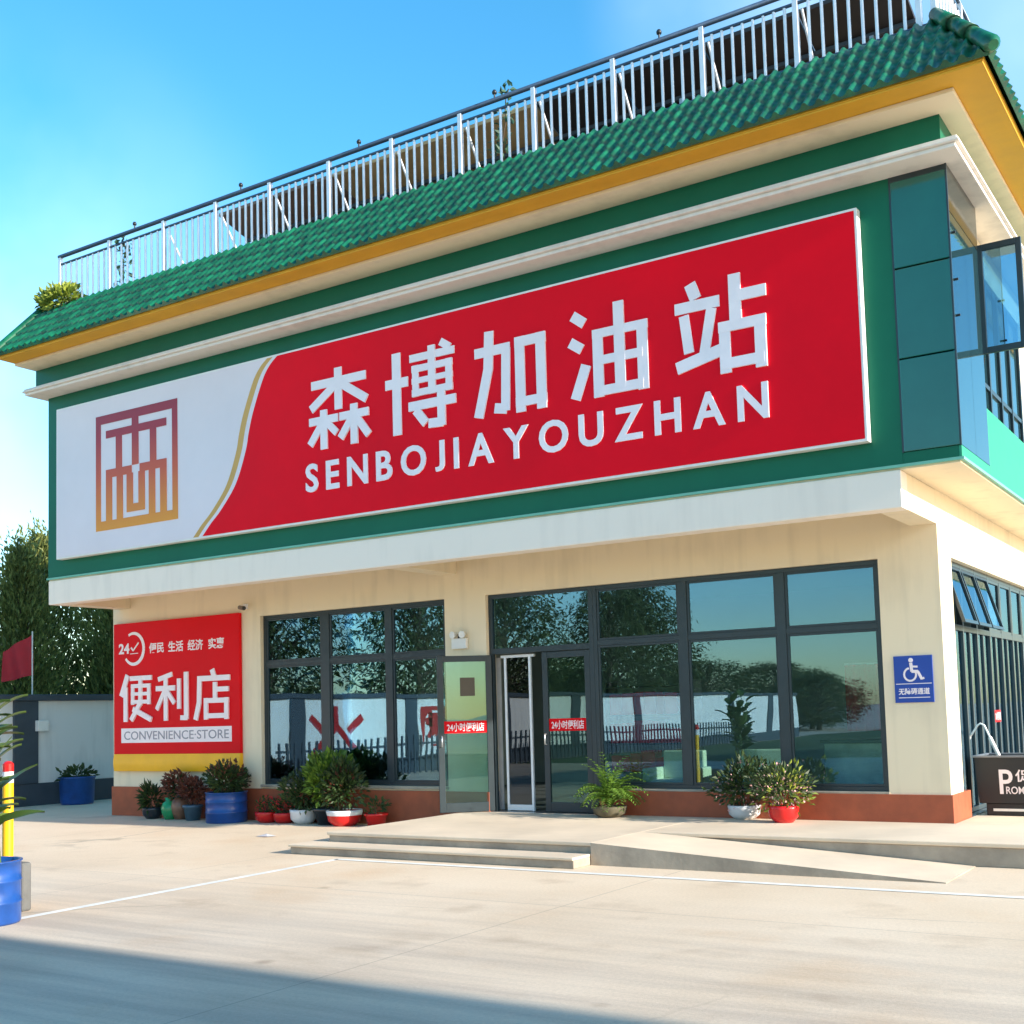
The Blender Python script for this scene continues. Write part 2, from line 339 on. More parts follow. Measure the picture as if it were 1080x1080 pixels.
def text_fit(mb, body, x0,x1,z0,z1, fn, offset=0.0, depth=.006):
    """text fitted into a box; fn(u,v,w) gives the 3d point, w = how far it stands out"""
    vs,fs=text_verts(body, offset)
    a=min(v.x for v in vs); b=max(v.x for v in vs); c=min(v.y for v in vs); d=max(v.y for v in vs)
    P=lambda v: (x0+(v.x-a)/(b-a)*(x1-x0), z0+(v.y-c)/(d-c)*(z1-z0))
    n=len(vs); pts=[P(v) for v in vs]
    ed={}
    for f in fs:
        for i in range(len(f)):
            e=(f[i],f[(i+1)%len(f)]); 
            if (e[1],e[0]) in ed: del ed[(e[1],e[0])]
            else: ed[e]=1
    mb.add([fn(u,v,depth) for u,v in pts]+[fn(u,v,0) for u,v in pts], fs+[(e[0],e[0]+n,e[1]+n,e[1]) for e in ed])
    return mb

# ------------------------------------------------------------------ world and sun
TOSUN=Vector((1,-.014,.345)).normalized()
CLOUDS=[((-1096.6, 758.9, 435.3), 13.75, 0.136), ((-1068.8, 785.0, 344.5), 11.25, 0.065), ((-204.0, 1309.0, 715.5), 11.25, 0.215), ((-428.7, 1160.9, 752.9), 7.5, 0.273), ((-1363.2, 583.7, 474.1), 17.5, 0.134), ((-0.5, -0.6, 0.25), 31.25, 0.174), ((0.5, -0.8, 0.3), 27.5, 0.174)]
w=bpy.data.worlds.new('World'); scene.world=w; w.use_nodes=True; t=w.node_tree; N=t.nodes; L=t.links
bg=N['Background']; sky=N.new('ShaderNodeTexSky'); sky.sky_type='NISHITA'; sky.sun_disc=False
sky.sun_elevation=math.asin(TOSUN.z); sky.sun_rotation=math.atan2(TOSUN.x,TOSUN.y)
sky.air_density=1.0; sky.dust_density=.4; sky.ozone_density=2.0
hs=N.new('ShaderNodeHueSaturation'); hs.inputs['Saturation'].default_value=1.34; hs.inputs['Hue'].default_value=.487; hs.inputs['Value'].default_value=1.12
L.new(sky.outputs[0], hs.inputs['Color'])
tc=N.new('ShaderNodeTexCoord')
nz=N.new('ShaderNodeTexNoise'); nz.inputs['Scale'].default_value=3.2; nz.inputs['Detail'].default_value=5; nz.inputs['Roughness'].default_value=.5; L.new(tc.outputs['Generated'],nz.inputs['Vector'])
def M2(op,a,b):
    q=N.new('ShaderNodeMath'); q.operation=op; q.use_clamp=False
    for i_,v in enumerate((a,b)):
        if isinstance(v,(int,float)): q.inputs[i_].default_value=v
        else: L.new(v,q.inputs[i_])
    return q.outputs[0]
tot_=None
for (ax_,ay_,az_),wd_,st_ in CLOUDS:
    dn=N.new('ShaderNodeVectorMath'); dn.operation='DOT_PRODUCT'; L.new(tc.outputs['Generated'],dn.inputs[0]); dn.inputs[1].default_value=Vector((ax_,ay_,az_)).normalized()
    mr_=N.new('ShaderNodeMapRange'); mr_.interpolation_type='SMOOTHSTEP'; mr_.inputs['From Min'].default_value=math.cos(R(wd_)); mr_.inputs['From Max'].default_value=1; mr_.inputs['To Max'].default_value=st_; L.new(dn.outputs['Value'],mr_.inputs['Value'])
    tot_=mr_.outputs['Result'] if tot_ is None else M2('ADD',tot_,mr_.outputs['Result'])
nr=N.new('ShaderNodeMapRange'); nr.inputs['From Min'].default_value=.35; nr.inputs['From Max'].default_value=.68; L.new(nz.outputs['Fac'],nr.inputs['Value'])
rp=N.new('ShaderNodeMath'); rp.operation='MULTIPLY'; rp.use_clamp=True; L.new(tot_,rp.inputs[0]); L.new(nr.outputs['Result'],rp.inputs[1])
mx=N.new('ShaderNodeMix'); mx.data_type='RGBA'; L.new(rp.outputs[0],mx.inputs[0]); L.new(hs.outputs[0],mx.inputs[6]); mx.inputs[7].default_value=(6.2,7.2,8.2,1)
L.new(mx.outputs[2],bg.inputs['Color']); bg.inputs['Strength'].default_value=.13
sl=bpy.data.lights.new('sun','SUN'); sl.energy=3.8; sl.angle=R(.8); sl.color=(1,.93,.82)
so=bpy.data.objects.new('sun',sl); COL.objects.link(so); so.rotation_euler=TOSUN.to_track_quat('Z','Y').to_euler(); so.location=(30,-10,25)
scene.view_settings.view_transform='Standard'; scene.view_settings.look='None'; scene.view_settings.exposure=1.36; scene.view_settings.gamma=1
scene.cycles.max_bounces=8; scene.cycles.transparent_max_bounces=12

# ------------------------------------------------------------------ ground, platform, ramp
PH=.23
g=MB().add([(-700,-700,0),(700,-700,0),(700,700,0),(-700,700,0)],[(0,1,2,3)]).build('ground', groundmat()); struct(g)
pm=MB(); 
pm.box(-6.6,-2.95,-3.0,-.03,0,.19).box(-2.95,6,-1.85,-.03,0,.19).box(.03,6,-.03,9,0,.19)
pm.mi=1
pm.box(-6.62,-2.95,-3.02,-.03,.19,PH).box(-2.95,6.02,-1.87,-.03,.19,PH).box(.03,6.02,-.03,9,.19,PH)
struct(pm.build('pavement',[m_curb,m_pave],None,.008))
sm_=MB(); sm_.box(-6.86,-2.96,-3.40,-3.021,0,.085).box(-6.86,-6.621,-3.021,-2.55,0,.085); sm_.mi=1
sm_.box(-6.88,-2.96,-3.42,-3.021,.085,.115).box(-6.88,-6.621,-3.021,-2.53,.085,.115)
struct(sm_.build('step',[m_curb,m_pave],None,.008))
rm=MB(); x0,x1,y0,y1=-2.948,.62,-3.06,-1.872
rm.add([(x0,y0,0),(x1,y0,0),(x1,y1,0),(x0,y1,0),(x0,y0,PH),(x1,y0,.008),(x1,y1,.008),(x0,y1,PH)],[(0,1,5,4),(1,2,6,5),(2,3,7,6),(3,0,4,7)])
rm.mi=1; rm.add([(x0,y0,PH),(x1,y0,.008),(x1,y1,.008),(x0,y1,PH)],[(0,1,2,3)])
struct(rm.build('ramp',[m_curb,m_pave]))
ln=MB(); ln.add([(-5.94,-3.68,.004),(40,-3.68,.004),(40,-3.58,.004),(-5.94,-3.58,.004)],[(0,1,2,3)])
ln.add([(-5.97,-3.58,.004),(-5.86,-3.685,.004),(-5.70,-8.2,.004),(-5.81,-8.2,.004)],[(0,1,2,3)])
struct(ln.build('road_marking', m_line))

# ------------------------------------------------------------------ the shop building
B=thing('shop_building','cream and green two storey petrol station shop with green tiled eave','building',(-7,0,0))
X0=-14.3
# ground storey walls
wl=MB()
WT=.24
wl.box(X0,-10.68,0,WT,.5,3.29).box(-6.98,-6.26,0,WT,.5,3.29).box(-.69,0,0,WT,.54,3.29)
wl.box(X0,0,0,WT,3.29,4.03)
wl.box(-10.68,-6.98,0.02,WT,.5,.57).box(-4.50,-.69,.02,WT,.5,.57)
wl.box(-WT,0,WT,.62,.54,3.3).box(-WT,0,WT,9.2,3.3,4.03).box(-WT,0,7.6,9.2,.54,3.3)
wl.box(X0,X0+WT,WT,9.2,.5,4.03).box(X0,0,9.2,9.44,0,4.03)
wl.build('wall', m_cream, B)
pl=MB()
pl.box(X0-.025,-6.26,-.025,WT-.01,0,.505).box(-4.5,.025,-.025,WT-.01,.2,.545).box(-.2,.025,WT-.01,.87,.2,.545).box(X0-.025,X0+.2,WT-.01,9.2,0,.505)
pl.build('plinth', m_plinth, B, .006); MB().box(-.2,.025,7.61,9.2,.2,.545).build('plinth', m_plinth, B, .006)
# interior
fl=MB().box(X0+WT,-WT,WT,9.2,.05,.232).box(-6.26,-4.5,-.025,WT,.05,.231).box(-.2,.025,.875,7.6,.05,.231); fl.build('floor', m_floor, B)
MB().box(X0+WT,-WT,6.2,6.3,.232,3.6).box(-9.6,-9.5,2.6,6.2,.232,3.6).build('partition', m_inner, B)
MB().box(X0+WT,-WT,WT,9.2,3.6,3.7).build('ceiling', m_inner, B)
# beam and cantilevers
MB().box(-14.14,0,-1.45,-1.2,3.63,4.028).build('fascia_beam', m_white, B, .008)
for x in (-.3,-7.05,-14.14):
    MB().box(x,x+.3,-1.199,0.0 if x!=-.3 else -.001,3.632,4.028).build('cantilever_beam', m_cream, B, .006)
MB().box(-14.145,.60,-1.43,9.4,4.031,4.08).build('soffit', m_cream, B)
# upper storey
YF=-1.45; XR=.625
up=MB(); up.box(-14.15,.03,YF,-1.2,4.08,7.16)
up.box(.03,XR-.03,YF+.004,-1.2,4.08,4.2); up.box(-14.15,-13.95,-1.2,9.4,4.08,7.16); up.box(-13.95,XR-.03,9.2,9.4,4.08,7.16)
up.build('upper_wall', m_green, B)
sdm=MB().box(.42,XR,-.06,9.2,4.082,4.86).box(XR-.03,XR,YF+.004,-.062,4.082,4.2); sdm.build('side_parapet', m_greenside, B, .004)
MB().box(-14.17,XR+.02,YF-.022,YF+.02,4.05,4.079).box(XR-.02,XR+.02,YF+.02,9.2,4.05,4.079).build('drip_trim', m_trim, B)
cp=MB()
for z0,z1 in ((4.205,5.18),(5.195,6.15),(6.165,7.10)): cp.box(.05,XR-.012,YF-.012,-1.25,z0,z1)
cp.build('corner_panel', m_greenpanel, B, .006)
MB().box(.031,.05,YF-.006,-1.25,4.2,7.16).box(XR-.012,XR+.004,YF-.014,YF+.01,4.2,7.16).box(.05,XR-.012,YF-.004,-1.25,7.10,7.16).build('panel_joint', m_frame, B)
sg=MB()
for k in range(2):
    ya=YF+.012+k*.69; sg.box(XR-.03,XR,ya,ya+.683,4.205,6.66)
sg.build('side_glazing', m_mirror, B)
MB().box(XR-.03,XR+.003,YF+.012,-.07,6.665,7.158).build('side_spandrel', m_dkspan, B)
for z in (6.45,5.95,5.57): MB().tube([(XR,YF+.09,z),(XR+.04,YF+.09,z)],.014,8).build('glazing_stud', m_black, B)
# upper side window, recessed
MB().box(.30,.45,-.06,9.2,6.76,7.158).build('window_lintel', m_cream, B)
uw=MB()
for y in (-.05,.62,1.3,2.0,2.7,3.4): uw.box(.36,.43,y,y+.07,4.86,6.76)
for z in (4.861,5.37,6.70): 
    for y in (-.05,.62,1.3,2.0,2.7): uw.box(.365,.425,y+.07,(y+.67),z,z+.055)
uwo=uw.build('window', m_frame, B)
for y in (.02,.69,1.37,2.07,2.77): MB().box(.39,.40,y,y+.6,4.92,6.70).build('pane', m_mirror, uwo)
MB().box(.30,.34,3.5,9.2,4.86,6.76).build('blank_window_wall', m_cream, B)
# open casement sash, standing out square to the side wall
sa=MB(); ys=-.09; xa,xb,za,zb=.615,1.085,5.47,6.72
sa.box(xa,xa+.06,ys,ys+.045,za,zb).box(xb-.06,xb,ys,ys+.045,za,zb).box(xa+.06,xb-.06,ys,ys+.045,za,za+.07).box(xa+.06,xb-.06,ys,ys+.045,zb-.07,zb)
sao=sa.build('casement_sash', m_frame, B, .004)
MB().box(xa+.06,xb-.06,ys+.018,ys+.026,za+.07,zb-.07).build('pane', glassmat('sash_glass',(.35,.55,.62),.95,(.6,.85,1),.45), sao)
MB().tube([(.45,.35,5.0),(.62,-.02,5.44)],.012,6).build('window_stay', m_black, sao)
# frieze, cornice
MB().box(-14.2,.63,-1.66,9.5,7.271,7.60).build('frieze', m_green, B)
co=MB().box(-14.3,.80,-1.80,9.6,7.16,7.205).box(-14.33,.84,-1.84,9.62,7.206,7.235).box(-14.31,.82,-1.815,9.6,7.236,7.27)
co.build('cornice', m_cornice, B, .008)
# eave
MB().box(-14.22,.86,-2.05,9.7,7.601,7.645).build('eave_moulding', m_cream, B, .006)
ev=MB().box(-14.24,1.20,-2.35,9.9,7.646,7.668).box(-14.24,1.21,-2.36,-2.30,7.6685,7.72).box(1.16,1.21,-2.30,9.9,7.6685,7.72)
ev.build('eave_soffit', m_yellow, B, .004)
# roof deck
MB().box(-14.2,.63,-1.48,9.4,7.73,8.66).build('roof_deck', m_curb, B)
# tiled eave: ribs, stepped courses, hip at the right end
EY,EZ,TY,TZ=-2.40,7.690,-1.46,8.70
EXR,TXR=1.27,.62
PITCH=.155; ROWS=5; SUB=4
def tile_h(u, v):
    """u along the eave in ribs, v up the slope 0..1"""
    f=u%1.0; a=abs(f-.5)*2
    rib=.044*max(0,math.cos(min(1,a/.52)*math.pi/2))**.8 - .012*max(0,(a-.52)/.48)
    q=v*ROWS; fr=q-math.floor(q)
    return rib+ .024*(1-fr)
def slope(mb, length0, length1, fn):
    nu=8; cols=int(length0/PITCH*nu)
    vs=[];vv=[]
    for r in range(ROWS):
        vv += [r/ROWS+1e-4, r/ROWS+.5/ROWS, (r+1)/ROWS-1e-4]
    for v in vv:
        for i in range(cols+1):
            s=i*PITCH/nu
            vs.append(fn(s,v,tile_h(i/nu,v)))
    n=cols+1; fs=[]
    for r in range(len(vv)-1):
        for i in range(cols): fs.append((r*n+i,r*n+i+1,(r+1)*n+i+1,(r+1)*n+i))
    sm=mb.smooth; mb.smooth=True; mb.add(vs,fs)
    # scalloped front lip of the lowest course
    lip=[fn(i*PITCH/nu,0.0,tile_h(i/nu,1e-4)) for i in range(cols+1)]; lo=[fn(i*PITCH/nu,0.0,-.015) for i in range(cols+1)]
    mb.smooth=False; mb.add(lip+lo,[(i,i+1,n+i+1,n+i) for i in range(cols)]); mb.smooth=sm
nrm=Vector((0,-(TZ-EZ),(TY-EY))).normalized(); nrm.z=abs(nrm.z); nrm.y=-abs(nrm.y)
def front(s,v,h):
    x=-14.24+s; hx=EXR+(TXR-EXR)*v
    x=min(x,hx); return Vector((x, EY+(TY-EY)*v, EZ+(TZ-EZ)*v))+Vector((0,-.71,.70))*h
def side(s,v,h):
    y=EY+s; hy=EY+(TY-EY)*v; y=max(y,hy)
    return Vector((EXR+(TXR-EXR)*v, y, EZ+(TZ-EZ)*v))+Vector((.83,0,.55))*h
tm=MB(); slope(tm, 15.6,15.6,front); slope(tm, 12.3,12.3,side)
tmo=tm.build('tiled_eave', m_tile, B, fix=False)
# ridge tiles
hp=MB(); a=Vector((EXR+.03,EY-.03,EZ+.07)); b=Vector((TXR,TY,TZ+.06))
pts=[];rad=[]
for k in range(3):
    p=a.lerp(b,k/3); q=a.lerp(b,(k+1)/3+.03); pts+= [p,p.lerp(q,.5),q]; rad+=[.085,.076,.070]
hp.tube([a+(a-b).normalized()*.05]+pts,[.05]+rad,14)
hp.build('ridge_tile', m_tile, tmo)
vg=MB().tube([(-14.24,EY-.02,EZ+.05),(-14.24,TY,TZ+.05)],.075,10); vg.build('ridge_tile', m_tile, tmo)
# ground floor windows ------------------------------------------------
FY0,FY1=.07,.14
def window(xs, zs, x0,x1,z0,z1, trans, name='window'):
    """frame with mullions at xs (pairs) and transoms (xa,xb,z0,z1); panes listed by trans"""
    f=MB(); fw=.055
    f.box(x0,x0+fw,FY0,FY1,z0,z1).box(x1-fw,x1,FY0,FY1,z0,z1)
    f.box(x0+fw,x1-fw,FY0+.001,FY1-.001,z1-fw,z1).box(x0+fw,x1-fw,FY0+.001,FY1-.001,z0,z0+fw)
    for a,b in xs: f.box(a,b,FY0-.004,FY1,z0+fw,z1-fw)
    cuts=[x0+fw]+[c for p in xs for c in p]+[x1-fw]; panes=[]
    for i in range(0,len(cuts),2):
        a,b=cuts[i],cuts[i+1]; tz=trans[i//2]
        f.box(a,b,FY0+.002,FY1-.002,tz-.035,tz+.035)
        s=.03
        for za,zb in ((z0+fw,tz-.035),(tz+.035,z1-fw)):
            # slim sash bead
            f.box(a,a+s,FY0+.012,FY1-.012,za,zb).box(b-s,b,FY0+.012,FY1-.012,za,zb).box(a+s,b-s,FY0+.012,FY1-.012,za,za+s).box(a+s,b-s,FY0+.012,FY1-.012,zb-s,zb)
            panes.append((a+s,b-s,za+s,zb-s))
    o=f.build(name, m_frame, B, .003)
    for a,b,za,zb in panes: MB().box(a,b,.10,.106,za,zb).build('pane', m_glass, o)
    return o
wa=window([(-9.44,-9.27),(-8.14,-8.02)], None, -10.68,-6.98,.57,3.29,[2.5,2.5,2.5])
MB().box(-10.70,-6.97,-.02,.069,.53,.569).build('sill', m_curb, wa, .004)
wb=window([(-3.30,-3.18),(-1.98,-1.865)], None, -4.56,-.69,.57,3.29,[2.51,2.51,2.51])
MB().box(-4.50,-.68,-.02,.069,.546,.569).build('sill', m_curb, wb, .004)
# door set: toplight, open leaf, doorway, closed leaf
df=MB(); dx0,dx1=-6.26,-4.562
df.box(dx0,dx0+.06,FY0,FY1,.23,3.29).box(dx1-.07,dx1,FY0,FY1,.23,3.29).box(dx0+.06,dx1-.07,FY0+.001,FY1-.001,3.235,3.29).box(dx0+.06,dx1-.07,FY0+.001,FY1-.001,2.44,2.52)
do=df.build('door_frame', m_frame, B, .003)
MB().box(dx0+.06,dx1-.07,.10,.106,2.52,3.235).build('pane', m_glass, do)
def door_leaf(w, h, hand):
    """leaf in its own xz plane, x from 0 (hinge) to w"""
    f=MB(); s=.085
    f.box(0,s,-.022,.022,0,h).box(w-s,w,-.022,.022,0,h).box(s,w-s,-.021,.021,0,.13).box(s,w-s,-.021,.021,h-s,h)
    return f, (s,w-s,.13,h-s)
def place(o, loc, rz): 
    o.location=Vector(loc)-Vector((-7,0,0)); o.rotation_euler=(0,0,rz); o.matrix_parent_inverse=Matrix()
for (loc,rz,hinge,wd) in (((-4.64,.105,.24),math.pi,'fixed',.76),((-6.22,.05,.24),R(-136),'open',.78)):
    f,(a,b,za,zb)=door_leaf(wd,2.19,0)
    o=f.build('door', m_frame, B, .004); place(o, loc, rz)
    sgn = 1 if hinge=='fixed' else -1          # +y local faces outwards on the closed leaf
    def sub(mbx,name,mm):
        q=mbx.build(name, mm); q.parent=o; return q
    sub(MB().box(a,b,-.004,.004,za,zb),'pane',m_clear)
    sy = .006 if hinge=='fixed' else .006
    sub(MB().box(a,b,sy,sy+.003,1.10,1.27),'decal',m_red2)
    T=MB(); fx=lambda u,v,wv: Vector((b-(u-a) , sy+.003+wv, v))
    text_fit(T,'24小时便利店',a+.04,b-.04,1.125,1.245,fx,.012,.002); sub(T,'decal_lettering',m_pinkwhite)
    sub(MB().tube([(wd-.045,.025,.92),(wd-.045,.07,.92),(wd-.045,.07,1.06),(wd-.045,.025,1.06)],.010,8),'handle',m_steel)
    if hinge=='open': sub(MB().box(a+.16,b-.24,.006,.009,1.62,1.88),'notice',mat('brown_notice',(.10,.075,.05),.6))
# white roll screen standing in the doorway
rs=MB(); xa,xb=at(534,770,1,.19).x,at(562,770,1,.19).x
rs.box(xa,xa+.035,.17,.21,.235,2.42).box(xb-.035,xb,.17,.21,.235,2.42).box(xa-.05,xb+.06,.165,.215,2.385,2.425).box(xa+.035,xb-.035,.17,.21,.24,.32)
rso=rs.build('door_screen', m_whiterail, do, .003)
MB().box(at(517,770,1,.27).x,at(530,770,1,.27).x,.26,.28,.24,2.40).build('curtain', mat('grey_white_curtain',(.55,.53,.52),.7), do)
MB().box(xa+.036,xb-.036,.187,.193,.321,2.384).build('screen_pane', m_dkpane, rso)
# side windows on x=0 -------------------------------------------------
sw=MB(); yy=[.62,1.42,2.22,3.02,3.82,4.62,5.42,6.22,7.02,7.6]
for y in yy[:-1]: sw.box(-.15,-.08,y,y+.06,.235,3.3)
for a,b in zip(yy[:-1],yy[1:]):
    for z0,z1 in ((3.24,3.3),(2.46,2.53),(.235,.29)): sw.box(-.149,-.081,a+.06,b,z0,z1)
    sw.box(-.14,-.09,a+.40,a+.45,.29,2.46)
swo=sw.build('window', m_frame, B, .003)
for a,b in zip(yy[:-1],yy[1:]):
    MB().box(-.118,-.112,a+.06,a+.40,.29,2.46).build('pane', m_glass, swo); MB().box(-.118,-.112,a+.45,b,.29,2.46).build('pane', m_glass, swo)
for i,(a,b) in enumerate(zip(yy[:-1],yy[1:])):   # hopper sashes, the first three pushed open at the foot
    o_= .20 if i<3 else 0.0
    p=MB(); za,zb=2.53,3.24; fw=.04
    P=lambda y,z,d: (-.105+d+o_*(zb-z)/(zb-za), y, z)
    def fr(y0,y1,z0,z1): p.add([P(y0,z0,-.02),P(y1,z0,-.02),P(y1,z0,.02),P(y0,z0,.02),P(y0,z1,-.02),P(y1,z1,-.02),P(y1,z1,.02),P(y0,z1,.02)],[(3,2,1,0),(4,5,6,7),(0,1,5,4),(1,2,6,5),(2,3,7,6),(3,0,4,7)])
    fr(a+.065,a+.065+fw,za,zb); fr(b-.005-fw,b-.005,za,zb); fr(a+.065+fw,b-.005-fw,za,za+fw); fr(a+.065+fw,b-.005-fw,zb-fw,zb)
    p.build('hopper_sash', m_frame, swo)
    q=MB(); q.add([P(a+.105,za+fw,0),P(b-.045,za+fw,0),P(b-.045,zb-fw,0),P(a+.105,zb-fw,0)],[(0,1,2,3)]); q.build('pane', m_glass, swo)
sd=MB().box(-.079,-.076,3.05,3.42,1.30,1.46); sd.build('decal', m_red2, swo)
T=MB(); text_fit(T,'24小时便利店',3.07,3.41,1.325,1.435,lambda u,v,w_: Vector((-.076+w_,u,v)),.012,.002); T.build('decal_lettering', m_pinkwhite, swo)

# ------------------------------------------------------------------ main signboard
YS=YF-.13
def sp(px,py): p=at(px,py,1,YS); return p.x,p.z
S=thing('signboard','long red and white signboard across the green upper front','shop sign',(-7,YF,5.7))
sx0=sp(58.7,510)[0]; sx1=sp(908.5,330)[0]-.0; sz0=sum(sp(*q)[1] for q in ((60,589.5),(480,528),(915,466.5)))/3; sz1=sum(sp(*q)[1] for q in ((60,430),(480,325.5),(905,220)))/3
MB().box(sx0,sx1,YS+.012,YF-.002,sz0,sz1).build('panel', m_alu, S, .006)
e=.03
cur=[sp(*q) for q in ((291.7,373.3),(284,385),(276.7,400),(266.7,433.3),(262,455),(258.3,476.7),(248.3,510),(233.3,536.7),(222,552),(213,567))]
cur=[(x, min(max(z,sz0+e),sz1-e)) for x,z in cur]; cur[0]=(cur[0][0],sz1-e); cur[-1]=(cur[-1][0],sz0+e)
# smooth the curve
def cat(pts,n=6):
    out=[]
    for i in range(len(pts)-1):
        p0=pts[max(i-1,0)];p1=pts[i];p2=pts[i+1];p3=pts[min(i+2,len(pts)-1)]
        for k in range(n):
            t_=k/n; out.append(tuple(.5*((2*p1[c])+(-p0[c]+p2[c])*t_+(2*p0[c]-5*p1[c]+4*p2[c]-p3[c])*t_**2+(-p0[c]+3*p1[c]-3*p2[c]+p3[c])*t_**3) for c in (0,1)))
    return out+[pts[-1]]
cur=cat(cur)
def strip(L_,R_,y):  # quads between two polylines, front face, with a thickness
    mb=MB(); n=len(L_)
    vs=[(x,y,z) for x,z in L_]+[(x,y,z) for x,z in R_]
    mb.add(vs,[(i,i+1,n+i+1,n+i) for i in range(n-1)]); return mb
off=lambda d:[(x+d,z) for x,z in cur]
strip([(sx0+e,z) for x,z in cur], off(-.20), YS+.0085).build('white_face', m_signwhite, S)
strip(off(-.20), off(-.085), YS+.0085).build('gold_stripe', m_gold, S)
strip(off(-.085), off(0), YS+.0085).build('white_stripe', m_signwhite, S)
strip(off(0), [(sx1-e,z) for x,z in cur], YS+.0085).build('red_face', m_red, S)
tz0=tz1=0
boxes={'森':((325,432),(390.4,425),(356,386),(358,472)),'博':((406.7,412),(480.7,398),(452,363),(430,456)),'加':((501,392),(577,380),(518,350),(538,436)),
       '油':((601,375),(684.4,355),(653,319),(645,416)),'站':((712.4,345),(808.8,330),(778.8,289),(765,396))}
zb=[]; 
for ch,(l,r_,tt,bb) in boxes.items():
    zb.append((sp(*tt)[1],sp(*bb)[1]))
zt=sum(a for a,b in zb)/5; zl=sum(b for a,b in zb)/5
for ch,(l,r_,tt,bb) in boxes.items():
    glyph(ch, sp(*l)[0], sp(*r_)[0], zl, zt, YS+.008, .016).build('chinese_character', m_letter, S)
# latin letters
word='SENBOJIAYOUZHAN'; lx0=sp(322.5,500)[0]; lx1=sp(810.5,420)[0]; lz1=(sp(334,487)[1]+sp(805,404)[1])/2; lz0=(sp(334,518)[1]+sp(805,441.5)[1])/2
hh=lz1-lz0; widths={}
for ch in set(word):
    vs,fs=text_verts(ch,.024); a=max(v.x for v in vs)-min(v.x for v in vs); d=max(v.y for v in vs)-min(v.y for v in vs); widths[ch]=a/.76*hh*1.0
tot=sum(widths[c] for c in word); gap=(lx1-lx0-tot)/(len(word)-1); x=lx0
for ch in word:
    T=MB(); text_fit(T,ch,x,x+widths[ch],lz0,lz1,lambda u,v,w_: Vector((u,YS+.008-w_,v)),.024,.016); T.build('letter', m_letter, S); x+=widths[ch]+gap
# seal-like emblem, printed red running down to gold
def emblem_mat(z0,z1):
    m,t,b=nt('emblem_print'); N=t.nodes; L=t.links
    g_=N.new('ShaderNodeNewGeometry'); sx=N.new('ShaderNodeSeparateXYZ'); L.new(g_.outputs['Position'],sx.inputs[0])
    mr=N.new('ShaderNodeMapRange'); mr.inputs['From Min'].default_value=z0; mr.inputs['From Max'].default_value=z1; L.new(sx.outputs['Z'],mr.inputs['Value'])
    r=N.new('ShaderNodeValToRGB'); E=r.color_ramp.elements; E[0].color=(.78,.30,.02,1); E[1].color=(.30,.008,.03,1); q=E.new(.45); q.color=(.60,.09,.03,1); q=E.new(.8); q.color=(.36,.012,.03,1)
    L.new(mr.outputs[0],r.inputs[0]); L.new(r.outputs[0],b.inputs['Base Color']); b.inputs['Roughness'].default_value=.45; return m
ex0=sp(101,500)[0]; ex1=sp(187,480)[0]; ez1=sp(144,430)[1]; ez0=sp(144,554)[1]; EW=ex1-ex0; EH=ez1-ez0
em=MB()
for k,(a,b,c,d) in enumerate([(0,.062,0,1),(.938,1,0,1),(.062,.938,.925,1),(.062,.938,0,.08),(.455,.535,.52,.925),(.13,.87,.795,.86),(.255,.33,.5,.80),(.675,.75,.5,.80),
    (.13,.45,.45,.52),(.55,.87,.45,.52),(.13,.205,.08,.455),(.795,.87,.08,.455),(.265,.34,.08,.455),(.66,.735,.08,.455),(.39,.465,.19,.455),(.535,.61,.19,.455),(.39,.61,.125,.19)]):
    em.box(ex0+a*EW,ex0+b*EW,YS+.002-.0003*k,YS+.008,ez0+c*EH,ez0+d*EH)
em.build('emblem', emblem_mat(ez0,ez1), S)

# ------------------------------------------------------------------ convenience-store banner on the left wall
YB=-.07
def bp_(px,py): p=at(px,py,1,YB); return p.x,p.z
bx0=bp_(120,735)[0]; bx1=bp_(252.5,720)[0]; bz1=(bp_(121,657)[1]+bp_(251,648)[1])/2; bz0=(bp_(121,815)[1]+bp_(250,812)[1])/2; bzm=(bp_(121,796)[1]+bp_(251,794)[1])/2
CS=thing('store_banner','square red convenience store banner board left of the windows','shop sign',((bx0+bx1)/2,0,bz0))
MB().box(bx0,bx1,YB+.002,-.004,bzm,bz1).build('panel', m_red2, CS, .008)
ab=MB(); n=8; pr=[]
for k in range(n+1):
    a=math.pi/2*k/n; pr.append((YB+.002-.02*math.sin(math.pi*k/n), bzm-(bzm-bz0)*k/n))
vs=[(bx0,y,z) for y,z in pr]+[(bx1,y,z) for y,z in pr]; ab.smooth=True; ab.add(vs,[(i,i+1,n+2+i,n+1+i) for i in range(n)]); ab.smooth=False
ab.add([(bx0,y,z) for y,z in pr]+[(bx0,-.004,bz0),(bx0,-.004,bzm)],[tuple(range(n+3))]); ab.add([(bx1,y,z) for y,z in pr]+[(bx1,-.004,bz0),(bx1,-.004,bzm)],[tuple(range(n+3))])
ab.build('amber_band', m_amber, CS)
BW=bx1-bx0; BH=bz1-bzm
bfn=lambda u,v,w_: Vector((bx0+u*BW, YB+.002-w_, bzm+v*BH))
zA,zB=.245,.60
for ch,a,b in (('便',.06,.325),('利',.36,.62),('店',.665,.935)):
    glyph(ch, bx0+a*BW, bx0+b*BW, bzm+zA*BH, bzm+zB*BH, YB+.002, .022).build('chinese_character', m_pinkwhite, CS)
MB().box(bx0+.065*BW,bx0+.94*BW,YB-.004,YB+.0015,bzm+.085*BH,bzm+.195*BH).build('white_strip', m_pinkwhite, CS)
T=MB(); text_fit(T,'CONVENIENCE·STORE',.09,.92,.108,.172,lambda u,v,w_: Vector((bx0+u*BW,YB-.004-w_,bzm+v*BH)),.004,.003); T.build('lettering', m_grey, CS)
